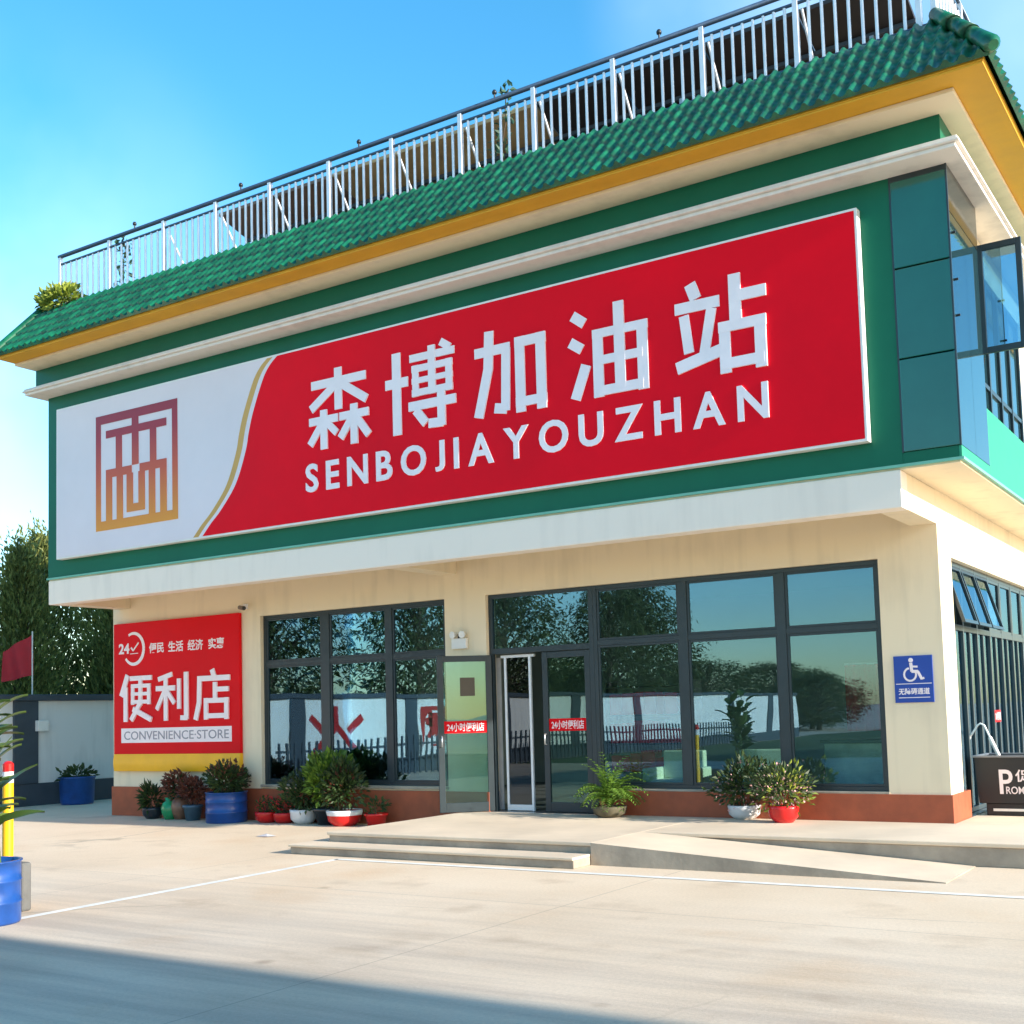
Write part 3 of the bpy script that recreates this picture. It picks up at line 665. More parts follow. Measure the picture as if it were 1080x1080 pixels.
for wd_,a,b in (('便民',.30,.42),('生活',.455,.575),('经济',.61,.73),('实惠',.77,.89)):
    T=text_fit(MB(),wd_,a,b,.755,.835,bfn,.022,.004); T.build('slogan_word', m_pinkwhite, CS)
text_fit(MB(),'24',.045,.135,.765,.845,bfn,.03,.004).build('number', m_pinkwhite, CS)
ck=MB(); cx_,cz_=.172,.80; rr=.085
arc=[(cx_+rr*math.cos(R(a)), cz_+.118*math.sin(R(a))) for a in range(-142,128,10)]
for i in range(len(arc)-1):
    q=bfn(arc[i][0],arc[i][1],.004+.0002*i); q2=bfn(arc[i+1][0],arc[i+1][1],.004+.0002*i); ck.bar(q,q2,.065*(.6+.4*math.sin(math.pi*(i+1)/(len(arc)))),.006,(0,1,0))
ck.bar(bfn(.150,.81,.006),bfn(.170,.785,.006),.03,.006,(0,1,0)); ck.bar(bfn(.168,.785,.0074),bfn(.215,.845,.0074),.025,.006,(0,1,0)); ck.bar(bfn(.145,.762,.0088),bfn(.21,.764,.0088),.012,.006,(0,1,0))
ck.build('clock_emblem', m_pinkwhite, CS)

# ------------------------------------------------------------------ accessible route sign
ax0=at(943.5,715,1,0).x; ax1=at(984.5,715,1,0).x; az1=at(963,691.5,1,0).z; az0=at(963,741,1,0).z
AS=thing('accessibility_sign','blue wheelchair sign on the cream corner pillar','sign',((ax0+ax1)/2,0,az0))
MB().box(ax0,ax1,-.018,-.002,az0,az1).build('panel', m_blue, AS, .003)
AW=ax1-ax0; AH=az1-az0; afn=lambda u,v,w_: Vector((ax0+u*AW,-.018-w_,az0+v*AH))
MB().box(ax0+.04*AW,ax1-.04*AW,-.0195,-.0185,az0+.395*AH,az0+.41*AH).build('divider', m_pinkwhite, AS)
T=MB(); text_fit(T,'无障碍通道',.10,.90,.17,.31,afn,.022,.002); T.box(ax0+.1*AW,ax0+.9*AW,-.020,-.0185,az0+.10*AH,az0+.115*AH); T.build('lettering', m_pinkwhite, AS)
wc=MB(); c=(.42,.60)
def ab_(p,q,wd_,k): wc.bar(afn(p[0],p[1],.002+.0003*k),afn(q[0],q[1],.002+.0003*k),wd_,.003,(0,1,0))
ring=[(c[0]+.155*math.cos(R(a)), c[1]+.135*math.sin(R(a))) for a in range(100,381,14)]
for i in range(len(ring)-1): ab_(ring[i],ring[i+1],.022,i*.3)
wc.tube([afn(.45,.905,.001),afn(.45,.905,.004)],.026,14)
ab_((.45,.85),(.47,.66),.034,9); ab_((.45,.77),(.62,.76),.022,10); ab_((.46,.665),(.63,.66),.034,11); ab_((.62,.665),(.72,.49),.030,12); ab_((.71,.50),(.78,.52),.022,13)
wc.build('wheelchair_symbol', m_pinkwhite, AS)

# ------------------------------------------------------------------ small wall fittings
c=at(255,641,1,-.1); SC=thing('security_camera','small dome camera on the wall above the red banner corner','camera',(c.x,0,c.z))
MB().box(c.x-.05,c.x+.05,-.03,-.002,c.z-.02,c.z+.07).bar((c.x,-.03,c.z+.04),(c.x,-.12,c.z+.03),.03).build('bracket', m_whiterail, SC, .004)
MB().tube([(c.x-.05,-.10,c.z+.01),(c.x+.12,-.17,c.z-.02)],.035,12).build('housing', mat('camera_brown_grey',(.14,.11,.09),.4), SC)
MB().tube([(c.x+.12,-.17,c.z-.02),(c.x+.135,-.176,c.z-.023)],.028,12).build('lens', m_black, SC)
c=at(483.5,674,1,-.06); EL=thing('emergency_light','white twin-head emergency light above the open door leaf','emergency light',(c.x,0,c.z))
MB().box(c.x-.13,c.x+.13,-.06,-.002,c.z-.14,c.z+.01).build('battery_box', m_alu, EL, .008)
for s_ in (-1,1):
    MB().tube([(c.x+s_*.075,-.035,c.z+.065),(c.x+s_*.085,-.10,c.z+.06)],[.035,.052],14).build('lamp_head', m_alu, EL)
MB().box(c.x-.02,c.x+.02,-.05,-.02,c.z+.0105,c.z+.07).build('neck', m_dark, EL)

# ------------------------------------------------------------------ roof railing
RY=-1.40
RL=thing('rooftop_railing','white baluster railing with dark rails along the roof edge','railing',(-7,RY,8.66))
px_posts=[(64,290),(115.8,280),(173,262),(228,245),(285,225),(347.5,205),(414,183),(486,152),(563.5,126),(647.5,98),(741,65),(840,35),(969,10)]
xs=[at(a,b,1,RY).x for a,b in px_posts]; xs.append(.585)
ZB,ZM,ZT=8.72,9.46,9.60
for x in xs: MB().box(x-.03,x+.03,RY-.03,RY+.03,8.6605,ZT-.026).build('post', m_whiterail, RL, .004)
MB().tube([(xs[0]-.04,RY,ZT),(xs[-1]+.0,RY,ZT),(xs[-1],9,ZT)],.034,10).build('top_rail', m_navyrail, RL)
mr_=MB().tube([(xs[0],RY,ZM),(xs[-1],RY,ZM)],.02,8); mr_.build('middle_rail', m_navyrail, RL)
MB().tube([(xs[0],RY,ZB),(xs[-1],RY,ZB)],.02,8).build('bottom_rail', m_navyrail, RL)
nb=0
for a,b in zip(xs[:-2],xs[1:-1]):
    for k in range(1,9):
        x=a+(b-a)*k/9
        MB().tube([(x,RY,ZB+.015),(x,RY,ZM-.015)],.019,8).build('baluster', m_whiterail, RL); nb+=1
for x in xs[2:-2]:
    MB().tube([(x+.06,RY+.04,ZM-.06),(x+.06,RY+.55,8.67)],.016,6).build('brace', m_whiterail, RL)
sb=MB()
for k in range(1,70):
    y=RY+k*.15; sb.tube([(.585,y,ZB+.015),(.585,y,ZM-.015)],.019,6)
for k in range(1,8): sb.box(.555,.615,RY+k*1.3-.03,RY+k*1.3+.03,8.6605,ZT-.03)
sbo=sb.build('side_balusters', m_whiterail, RL); sbo['kind']='stuff'
MB().tube([(.585,RY,ZM),(.585,9,ZM)],.02,8).build('middle_rail', m_navyrail, RL); MB().tube([(.585,RY,ZB),(.585,9,ZB)],.02,8).build('bottom_rail', m_navyrail, RL)
for a,b in ((142,236),(254,195),(378.5,152),(521.5,100),(695,36)):
    x=at(a,b,1,RY).x
    MB().tube([(x,RY,ZT+.03),(x,RY,ZT+.09)],.012,6).lathe([(.001,.075),(.03,.085),(.034,.11),(.02,.135),(.001,.14)],(x,RY,ZT),10).build('rail_lamp', m_black, RL)
# left end railing going back
# ------------------------------------------------------------------ solar array on the roof
SA=thing('solar_array','long dark rooftop solar array tilted away behind the railing','solar panels',(-5.5,1,8.66))
x0,x1=-10.70,.12; ya,za,yb,zb_=-.8,9.70,2.6,8.72
np_=9; wdt=(x1-x0)/np_
for k in range(np_):
    a=x0+k*wdt+.01; b=a+wdt-.02
    MB().add([(a,ya,za),(b,ya,za),(b,yb,zb_),(a,yb,zb_),(a,ya,za+.05),(b,ya,za+.05),(b,yb,zb_+.05),(a,yb,zb_+.05)],[(0,1,2,3),(4,5,6,7),(0,1,5,4),(1,2,6,5),(2,3,7,6),(3,0,4,7)]).build('solar_panel', m_solarglow if k in (2,3,4) else m_solarb if k<5 else m_solar, SA)  # panels left of centre carry the painted sun glow
rl=MB()
for f_ in (.18,.75):
    y=ya+(yb-ya)*f_; z=za+(zb_-za)*f_; rl.bar((x0,y,z-.03),(x1,y,z-.03),.05)
rl.build('support_rail', m_slate, SA)
for k in range(5):
    x=x0+.5+k*(x1-x0-1)/4
    MB().box(x-.025,x+.025,-.25,-.2,8.6605,9.46).build('leg', m_steel, SA)

# ------------------------------------------------------------------ plants
def rv(): 
    while True:
        v=Vector((random.uniform(-1,1),random.uniform(-1,1),random.uniform(-1,1)))
        if .05<v.length<=1: return v
def bush(mb, c, rx, ry, rz, n, L0, L1, wr=.45, up=.4):
    c=Vector(c); lobes=[(rv()*.55, random.uniform(.5,.8)) for _ in range(7)]
    for i in range(n):
        lc,lr=random.choice(lobes); v=rv(); v=v.normalized()*(v.length**.4)*lr+lc
        if v.length>1.15: v*=.85
        p=c+Vector((v.x*rx,v.y*ry,v.z*rz)); d=(v.normalized()+Vector((0,0,up))+rv()*.6)
        L_=random.uniform(L0,L1); mb.leaf(p,d,L_,L_*wr)
    return mb
def pot(kind, x,y,z, r, h, m, parent):
    prof={'bowl':[(.02,0),(.6*r,0),(.95*r,.35*h),(r,.8*h),(1.03*r,h),(.93*r,h),(.88*r,.85*h),(.02,.85*h)],
      'pot':[(.02,0),(.72*r,0),(.95*r,.82*h),(1.06*r,.84*h),(1.06*r,h),(.93*r,h),(.9*r,.86*h),(.02,.86*h)],
      'drum':[(.02,0),(r*.97,0),(r,.02),(r,.32*h),(1.035*r,.34*h),(r,.36*h),(r,.66*h),(1.035*r,.68*h),(r,.70*h),(r,.97*h),(1.04*r,.98*h),(1.04*r,h),(.96*r,h),(.95*r,.88*h),(.02,.88*h)],
      'urn':[(.02,0),(.55*r,0),(.9*r,.3*h),(r,.5*h),(.8*r,.75*h),(.45*r,.86*h),(.55*r,h),(.42*r,h),(.35*r,.88*h),(.02,.86*h)]}[kind]
    o=MB().lathe(prof,(x,y,z),28).build('pot' if kind!='drum' else 'drum', m, parent, fix=False); return o
def soil(x,y,z,r,parent): return MB().lathe([(.001,.012),(r*.6,.01),(r,0)],(x,y,z),16).build('soil', m_soil, parent, fix=False)
m_green_c=mat('green_ceramic',(.02,.26,.10),.2,0,.1,6); m_brown_c=mat('brown_ceramic',(.22,.11,.07),.35,0,.3,6); m_bg_c=mat('blue_grey_ceramic',(.06,.12,.18),.3,0,.2,6)
m_red_c=mat('red_ceramic',(.55,.012,.012),.25,0,.1,6); m_white_c=mat('white_ceramic',(.68,.68,.70),.25,0,.1,6); m_dk_c=mat('dark_ceramic',(.02,.025,.035),.3,0,.2,6)
GP='potted plants along the shop plinth'
def base(px,py,z): p=at(px,py,2,z); return p.x,p.y
# (name,label,px,py,kind,r,h,pot material,plant spec)
def potted(label,x,y,z,kind,r,h,m,plants,group=None,cat='potted plant',name='potted_plant'):
    T_=thing(name,label,cat,(x,y,z),group)
    pot(kind,x,y,z,r,h,m,T_); soil(x,y,z+h*.85,r*.85,T_)
    for (nm,mm,rx,rz,zc,n,l0,l1,wr) in plants:
        mb=bush(MB(),(x,y,z+h+zc),rx,rx,rz,int(n*1.5),l0*.75,l1*.78,wr); mb.build(nm,mm,T_,fix=False)
    st=MB()
    for _ in range(7):
        a=random.uniform(0,6.28); q=plants[0][2]*.5 if plants else .05
        st.tube([(x+.3*r*math.cos(a),y+.3*r*math.sin(a),z+h*.85),(x+q*math.cos(a),y+q*math.sin(a),z+h+.12)],[.008,.004],5)
    st.build('stem', m_trunk, T_)
    return T_
Y1=-.30
potted('small dark bowl with spiky plant, leftmost pot under the banner',-12.93,Y1,0,'bowl',.17,.19,m_dk_c,[('foliage',m_dkbush,.15,.20,.14,150,.12,.28,.2)],GP)
T_=thing('ceramic_urn','plain green ceramic urn between two pots by the plinth','urn',(-12.47,-.33,0)); pot('urn',-12.47,-.33,0,.15,.36,m_green_c,T_)
potted('brown clay vase with russet leaves beside the green urn',-12.30,-.06-.2,0,'urn',.16,.42,m_brown_c,[('foliage',m_redleaf,.26,.24,.14,260,.06,.13,.5),('foliage',m_dkbush,.22,.2,.1,150,.06,.13,.5)],GP)
potted('small blue grey pot with reddish foliage beside the drum',-11.92,-.33,0,'pot',.16,.25,m_bg_c,[('foliage',m_redleaf,.26,.26,.25,260,.06,.13,.5)],GP)
potted('big blue drum planter with dark shrub below the banner',-11.05,-.42,0,'drum',.325,.48,m_bluedrum,[('foliage',m_dkbush,.33,.26,.18,700,.06,.15,.5),('flowers',m_redleaf,.34,.26,.22,160,.05,.11,.5)],GP)
potted('red bowl of small red blooms next to the blue drum',-10.30,-.28,0,'bowl',.19,.17,m_red_c,[('foliage',m_dkbush,.2,.14,.08,140,.05,.11,.5),('flowers',m_redflower,.2,.14,.12,90,.03,.06,.8)],GP)
potted('red bowl of red blooms left of the white pot',-9.95,-.26,0,'bowl',.18,.16,m_red_c,[('foliage',m_dkbush,.19,.16,.10,150,.05,.11,.5),('flowers',m_redflower,.18,.15,.13,60,.03,.06,.8)],GP)
potted('white bowl pot holding a dark bush under the first window',-9.55,-.26,0,'bowl',.21,.22,m_white_c,[('foliage',m_dkbush,.32,.30,.24,420,.07,.16,.5)],GP)
potted('dark pot with the tall bright green bush under the window',-9.08,-.22,0,'pot',.23,.25,m_dk_c,[('foliage',m_bush,.42,.40,.38,800,.08,.19,.5)],GP)
potted('red pot with white rim and brownish green shrub',-8.66,-.34,0,'bowl',.26,.22,m_red_c,[('foliage',m_dkbush,.34,.38,.36,560,.06,.15,.5),('flowers',m_redleaf,.3,.35,.36,120,.05,.1,.5)],GP)
MB().lathe([(.262,.16),(.272,.2),(.275,.235),(.25,.236),(.245,.2)],(-8.66,-.34,0),28).build('rim', m_white_c, bpy.data.objects['potted_plant.008'] if 'potted_plant.008' in bpy.data.objects else None, fix=False)
potted('small red pot with sparse sprig at the end of the row',-8.12,-.26,0,'pot',.17,.19,m_red_c,[('foliage',m_dkbush,.16,.14,.08,90,.06,.12,.4)],GP)
# fern by the door
x,y=base(647,861,PH); 
FT=thing('potted_fern','bright green arching fern in a low pot beside the door','fern',(x,y-.1,PH)); y-=.1
pot('bowl',x,y,PH,.22,.14,mat('moss_stone',(.10,.085,.05),.8,0,.4,8),FT); soil(x,y,PH+.115,.19,FT)
fm=MB()
for k in range(64):
    a=random.uniform(0,6.28); el=random.uniform(1.0,1.52); Lf=random.uniform(.45,.85)
    p=Vector((x,y,PH+.12)); d=Vector((math.cos(a)*math.cos(el),math.sin(a)*math.cos(el),math.sin(el)))
    n_=14
    for j in range(n_):
        q=p.copy(); p=p+d*(Lf/n_); d=(d+Vector((0,0,-.2))).normalized(); sd=d.cross(Vector((0,0,1))).normalized()
        wl_=.075*math.sin(math.pi*(j+1.5)/(n_+2))
        for s_ in (-1,1): fm.leaf(q,sd*s_+d*.7,wl_+.025,.024,Vector((0,0,1)),.2)
fm.build('foliage', m_fern, FT, fix=False)
# flowering pots at the right window
x,y=base(832,866,PH)
RP=potted('red bowl with sprawling pink-flowered bush at the right window',x,y-.16,PH,'bowl',.18,.20,m_red_c,[('foliage',m_dkbush,.42,.32,.22,430,.06,.14,.42),('foliage',m_lime,.36,.30,.22,130,.06,.12,.42),('flowers',m_pink,.44,.28,.2,110,.03,.055,.8)])
x,y=base(792,862,PH)
potted('white bowl with taller lanky pink-flowered shrub beside the red bowl',x,y-.2,PH,'bowl',.20,.17,m_white_c,[('foliage',m_dkbush,.42,.33,.24,520,.06,.14,.45),('flowers',m_pink,.42,.36,.28,120,.03,.055,.8)])
# planter by the boundary wall
x,y=-17.62,1.75
T_=thing('planter_tub','low navy blue tub planter at the foot of the boundary wall','planter',(x,y,0))
MB().lathe([(.02,0),(.31,0),(.33,.05),(.35,.52),(.37,.53),(.37,.56),(.33,.56),(.31,.46),(.02,.46)],(x,y,0),28).build('tub', m_bluedrum, T_, fix=False)
bush(MB(),(x,y,.58),.34,.34,.14,200,.07,.16,.4).build('foliage', m_dkbush, T_, fix=False)
# foreground drum with canna-like plant, at the left frame edge
c=at(-17,974,2,0); dx,dy=c.x,c.y
FD=thing('drum_planter','blue drum with broad-leaved cane plant at left foreground','planter',(dx,dy,0))
pot('drum',dx,dy,0,.285,.51,m_bluedrum,FD); soil(dx,dy,.44,.26,FD)
cn=MB(); st=MB()
RXY=Vector((RX.x,RX.y,0)).normalized()
for k in range(9):
    a=random.uniform(0,6.28); bx=Vector((dx+.12*math.cos(a),dy+.12*math.sin(a),.44)); top=bx+Vector((random.uniform(-.12,.16),random.uniform(-.12,.12),random.uniform(.9,1.5)))
    st.tube([bx,bx.lerp(top,.5)+Vector((.02,0,0)),top],[.018,.014,.008],6)
    for j in range(7):
        t_=.35+.65*j/6; p=bx.lerp(top,t_); a2=random.uniform(0,6.28); d=Vector((math.cos(a2),math.sin(a2),random.uniform(.5,1.3))).normalized()
        Lf=random.uniform(.28,.45); sdv=d.cross(Vector((0,0,1))).normalized(); n_=6; vs=[]
        for i in range(n_+1):
            u=i/n_; q=p+d*Lf*u+Vector((0,0,-.35*Lf*u*u)); wv=.072*math.sin(math.pi*(.06+.94*u)**.8)+.003
            vs+= [q-sdv*wv+Vector((0,0,.02)), q, q+sdv*wv+Vector((0,0,.02))]
        fs=[]
        for i in range(n_):
            for s_ in (0,1): fs.append((i*3+s_,i*3+s_+1,i*3+4+s_,i*3+3+s_))
        cn.smooth=True; cn.add(vs,fs)
for lt,dirv,Lf in ((.55,(.75,.3,.75),.62),(.35,(.9,.35,.42),.55),(.75,(.5,.2,1),.5)):
    p=Vector((dx,dy,.44+lt)); d=(RXY*dirv[0]+Vector((0,0,dirv[2]))).normalized(); sdv=Vector((RF.x,RF.y,0)).normalized()*.75+Vector((0,0,.5)); sdv=(sdv-d*sdv.dot(d)).normalized(); vs=[]; n_=8
    for i in range(n_+1):
        u=i/n_; q=p+d*Lf*u+Vector((0,0,-.22*Lf*u*u)); wv=.06*math.sin(math.pi*(.05+.95*u)**.8)+.003
        vs+= [q-sdv*wv, q+Vector((0,0,-.012)), q+sdv*wv]
    cn.add(vs,[(i*3+s_,i*3+s_+1,i*3+4+s_,i*3+3+s_) for i in range(n_) for s_ in (0,1)])
cn.build('foliage', m_cane, FD, fix=False); st.build('stem', m_cane, FD)
# yellow bollard behind the drum and grey block
c=at(7,930,2,0); c=at(8,956,2,0)
BO=thing('bollard','yellow guard post with red and white top behind the blue drum','bollard',(c.x,c.y,0))
mY=mat('bollard_yellow',(.80,.42,.005),.4,0,.1,6)
MB().tube([(c.x,c.y,0),(c.x,c.y,1.10)],.048,16).build('post', mY, BO)
MB().tube([(c.x,c.y,1.1005),(c.x,c.y,1.20)],.0485,16).build('reflective_band', m_white_c, BO)
MB().tube([(c.x,c.y,1.2005),(c.x,c.y,1.27)],.049,16).lathe([(.049,1.27),(.03,1.29),(.001,1.297)],(c.x,c.y,0),16).build('cap', m_red_c, BO)
c=at(23,962,2,0)
tag(MB().box(c.x-.40,c.x,c.y,c.y+.10,0,.42).build('concrete_block', mat('weathered_concrete',(.11,.11,.105),.9,0,.3,4,.4,25), None, .02),'grey concrete block standing behind the blue drum','block')
# rooftop plants
x=-13.75; T_=thing('roof_shrub','yellow-green shrub spilling over the left end of the roof tiles','shrub',(x,-1.35,8.66))
bush(MB(),(x+.05,-1.50,8.80),.62,.22,.20,620,.07,.17,.5).build('foliage', m_lime, T_, fix=False)
MB().box(x-.5,x+.5,-1.33,-1.15,8.6605,8.76).build('trough', m_dk_c, T_, .01)
m_vine=leafmat('vine_leaves',(.02,.06,.04),(.08,.17,.09))
def vine(x,h,label,n=60):
    T_=thing('climbing_plant',label,'plant',(x,RY+.25,8.66)); vm=MB(); sm2=MB(); p=Vector((x,RY+.2,8.75)); pts=[p.copy()]
    for k in range(8):
        p=p+Vector((random.uniform(-.04,.09),random.uniform(-.04,.03),h/8)); pts.append(p.copy())
        for j in range(n//8):
            q=p+rv()*.12; vm.leaf(q,rv(),random.uniform(.07,.14),random.uniform(.04,.07))
    sm2.tube(pts,.008,5); vm.build('foliage', m_vine, T_, fix=False); sm2.build('stem', m_trunk, T_)
    MB().lathe([(.02,0),(.12,0),(.15,.09),(.02,.09)],(x,RY+.2,8.6605),14).build('pot', m_dk_c, T_, fix=False)
vine(at(122,290,1,RY).x,.78,'thin vine climbing the left end of the roof railing',80)
vine(at(515,130,1,RY).x,1.05,'thin plant poking above the middle of the roof railing',70)
# ------------------------------------------------------------------ promotion bin at the right edge
bxl,by=.20,1.0
pA=at(1027,798,1,by); pB=at(1030,847,1,by); bxl=pA.x; 
PB=thing('promotion_bin','dark grey promotion dump bin with white lettering by the side doors','display bin',(bxl+.6,by+.4,PH))
zt_,zb2=pA.z,pB.z; W_=1.25; D_=.75; tp=.03
bm_=MB().add([(bxl+tp,by+tp,zb2),(bxl+W_-tp,by+tp,zb2),(bxl+W_-tp,by+D_-tp,zb2),(bxl+tp,by+D_-tp,zb2),(bxl,by,zt_),(bxl+W_,by,zt_),(bxl+W_,by+D_,zt_),(bxl,by+D_,zt_)],
  [(3,2,1,0),(0,1,5,4),(1,2,6,5),(2,3,7,6),(3,0,4,7)])
bm_.add([(bxl+.04,by+.04,zt_-.06),(bxl+W_-.04,by+.04,zt_-.06),(bxl+W_-.04,by+D_-.04,zt_-.06),(bxl+.04,by+D_-.04,zt_-.06)],[(0,1,2,3)])
bm_.build('bin_body', m_dark, PB, fix=False)
MB().box(bxl-.02,bxl+W_+.02,by-.02,by+.03,zt_-.012,zt_+.012).box(bxl-.02,bxl+W_+.02,by+D_-.03,by+D_+.02,zt_-.012,zt_+.012).box(bxl-.02,bxl+.03,by+.03,by+D_-.03,zt_-.012,zt_+.012).box(bxl+W_-.03,bxl+W_+.02,by+.03,by+D_-.03,zt_-.012,zt_+.012).build('rim', mat('grey_rim',(.20,.21,.23),.35,.3), PB, .006)
MB().box(bxl+.1,bxl+W_-.1,by+.06,by+D_-.06,PH+.001,zb2-.001).build('base', m_black, PB, .01)
MB().box(bxl+.18,bxl+W_-.18,by+.045,by+.059,PH+.055,PH+.085).build('bumper_strip', m_alu, PB)
bf=lambda u,v,w_: Vector((u, by+tp*(1-(v-zb2)/(zt_-zb2))-w_-.001, v)); Hh=zt_-zb2
T=MB(); text_fit(T,'P',bxl+.27,bxl+.42,zb2+.20*Hh,zb2+.72*Hh,bf,.012,.004); text_fit(T,'促销',bxl+.45,bxl+.82,zb2+.46*Hh,zb2+.72*Hh,bf,.012,.004); text_fit(T,'ROMOTION',bxl+.34,bxl+.86,zb2+.20*Hh,zb2+.36*Hh,bf,.012,.004)
T.build('lettering', m_pinkwhite, PB)
hl=MB().tube([at(1017.5,786,1,by+.5),at(1031,765,1,by+.5),at(1034,763,1,by+.5),at(1038,765,1,by+.5),at(1053,796,1,by+.5)],.012,8); 
hl.tube([at(1018,785,1,by+.5),at(1023,777,1,by+.5)],.022,10).tube([at(1044,777.5,1,by+.5),at(1053.5,797,1,by+.5)],.024,10)
hl.build('handle', m_alu, PB)
# ------------------------------------------------------------------ interior things seen through the glass
def armchair(x,y,rz,label):
    T_=thing('lounge_chair',label,'chair',(x,y,.232),'pale lounge chairs inside the shop'); q=Matrix.Translation((x,y,.232))@Matrix.Rotation(rz,4,'Z')
    def part(mb,nm,mm):
        mb.v=[tuple(q@Vector(v)) for v in mb.v]; return mb.build(nm,mm,T_,.02)
    part(MB().box(-.3,.3,-.28,.3,.28,.42),'seat',m_cush); part(MB().box(-.3,.3,.22,.34,.42,.80),'backrest',m_cush)
    for s_ in (-1,1): part(MB().box(s_*.3,s_*.38,-.28,.3,.2,.58),'armrest',m_cush)
    for a in (-.27,.27):
        for b in (-.24,.26): part(MB().box(a-.02,a+.02,b-.02,b+.02,0,.279),'leg',m_steel)
m_cush=mat('pale_green_upholstery',(.66,.70,.56),.7)
p=at(700,800,1,.75); armchair(p.x+.2,.72,0,'pale lounge chair inside, behind the door-side window pane')
p=at(800,800,1,.9); armchair(p.x,.9,.15,'pale lounge chair inside, behind the flowering bushes')
p=at(925,800,1,2.0)
T_=thing('display_counter','pale marbled counter inside behind the right window pane','counter',(-1.5,.8,.232))
MB().box(-1.62,-.45,.55,1.0,.232,1.12).build('counter_body', mat('pale_marble',(.60,.62,.48),.35,0,.4,3), T_, .01)
MB().box(-1.66,-.42,.51,1.04,1.121,1.16).build('countertop', mat('dark_top',(.08,.09,.08),.3), T_, .006)
SHL=thing('goods_shelf','shelf of red packaged goods inside behind the middle pane','shelf',(-4.25,1.2,.232))
sh=MB()
for z in (.5,.9,1.3,1.7): sh.box(-4.9,-3.6,1.0,1.35,.232+z-.02,.232+z)
sh.box(-4.92,-4.9,1.0,1.35,.232,2.0).box(-3.6,-3.58,1.0,1.35,.232,2.0); sh.build('rack', m_dark, SHL)
gd=MB()
for z in (.5,.9,1.3):
    x=-4.86
    while x<-3.8:
        wv=random.uniform(.12,.22); gd.box(x,x+wv-.01,1.02,1.25,.233+z,.233+z+random.uniform(.2,.32)); x+=wv
gd.build('packaged_goods', m_red2, SHL, .006)
BN=thing('hanging_banner','pink-red hanging banner inside above the pale counter','banner',(-1.1,.9,1.3))
bn=MB(); n=24; x0,x1=-1.55,-.45
vs=[(x0+(x1-x0)*i/n, 1.3+.05*math.sin(i*1.9), z) for z in (1.25,2.1) for i in range(n+1)]
bn.smooth=True; bn.add(vs,[(i,i+1,n+2+i,n+1+i) for i in range(n)]); bn.build('cloth', mat('pink_red_cloth',(.50,.03,.07),.7), BN); MB().tube([(x0,1.3,2.11),(x1,1.3,2.11)],.015,8).build('pole', m_steel, BN)

# ------------------------------------------------------------------ boundary wall on the left with red lettering
XW=-18.2
BWL=thing('boundary_wall','whitewashed boundary wall with slate piers and coping at left','wall',(XW,0,0))
MB().box(XW-.2,XW,-46,22,.45,2.12).build('wall_panel', m_bwall, BWL)
MB().box(XW-.23,XW+.03,-46,22,0,.449).build('base_band', m_slate, BWL, .01)
MB().box(XW-.30,XW+.10,-46,22,2.121,2.25).build('coping', m_slate, BWL, .015)
yp=.95
while yp>-46:
    MB().box(XW-.24,XW+.05,yp-.28,yp+.28,.4495,2.1205).build('pier', m_slate, BWL, .01); yp-=4.8
MB().box(XW-.24,XW+.05,5.3,5.74,.4495,2.1205).build('pier', m_slate, BWL, .01)
def wp(px,py): p=at(px,py,0,XW); return p
yh0=-wp(325,778).y; yh1=-wp(374,778).y; zlo,zhi=.62,1.92
GLH=[(.08,.76,.28,.46,.16),(.94,.78,.74,.48,.16),(.5,1,.5,.52,.15),(.5,.56,.12,.02,.15),(.5,.56,.92,.02,.15)]
fm_=MB(); hw=abs(yh1-yh0)*1.3; 
hy=(yh0+yh1)/2
for k,(a,b,c_,d,w_) in enumerate(GLH):
    p=stroke_poly(((a-.5)*hw,b*(zhi-zlo)),((c_-.5)*hw,d*(zhi-zlo)),w_*1.25)
    n=4; dd=.012+.001*k
    fm_.add([(XW+.001,hy+q.x,zlo+q.y) for q in p]+[(XW+dd,hy+q.x,zlo+q.y) for q in p],[(0,1,2,3),(7,6,5,4),(0,4,5,1),(1,5,6,2),(2,6,7,3),(3,7,4,0)])
fm_.build('chinese_character', m_navytext, BWL)
ya_,yb_=-wp(440,772).y,-wp(492,770).y; T=MB(); text_fit(T,'烟',min(ya_,yb_),max(ya_,yb_),zlo,zhi,lambda u,v,w_: Vector((XW+.001+w_,u,v)),.045,.012); T.build('chinese_character', m_navytext, BWL)
c=at(44,766,0,XW+.1); tag(MB().box(XW+.051,XW+.16,c.y-.12,c.y+.12,c.z-.1,c.z+.12).build('junction_box', m_alu, None, .01),'small white box on the slate pier of the boundary wall','box')
# dark picket fence in front of the wall (mirrored in the windows)
PF=thing('picket_fence','dark picket fence standing in front of the whitewashed wall','fence',(-16.8,-14,0))
pf=MB(); yv=-36
while yv<-6.5:
    pf.box(-16.83,-16.80,yv,yv+.07,.05,1.05); yv+=.26
pfo=pf.build('pickets', m_slate, PF); pfo['kind']='stuff'
MB().box(-16.86,-16.831,-36,-6.5,.25,.31).box(-16.86,-16.831,-36,-6.5,.80,.86).build('rail', m_slate, PF)
gf=MB().add([(-17.9,-60,.004),(4,-60,.004),(4,-24,.004),(-17.9,-17.5,.004)],[(0,1,2,3)]); struct(gf.build('grass_field', mat('grass_ground',(.05,.085,.02),.9,0,.4,1.2,.6,14)))
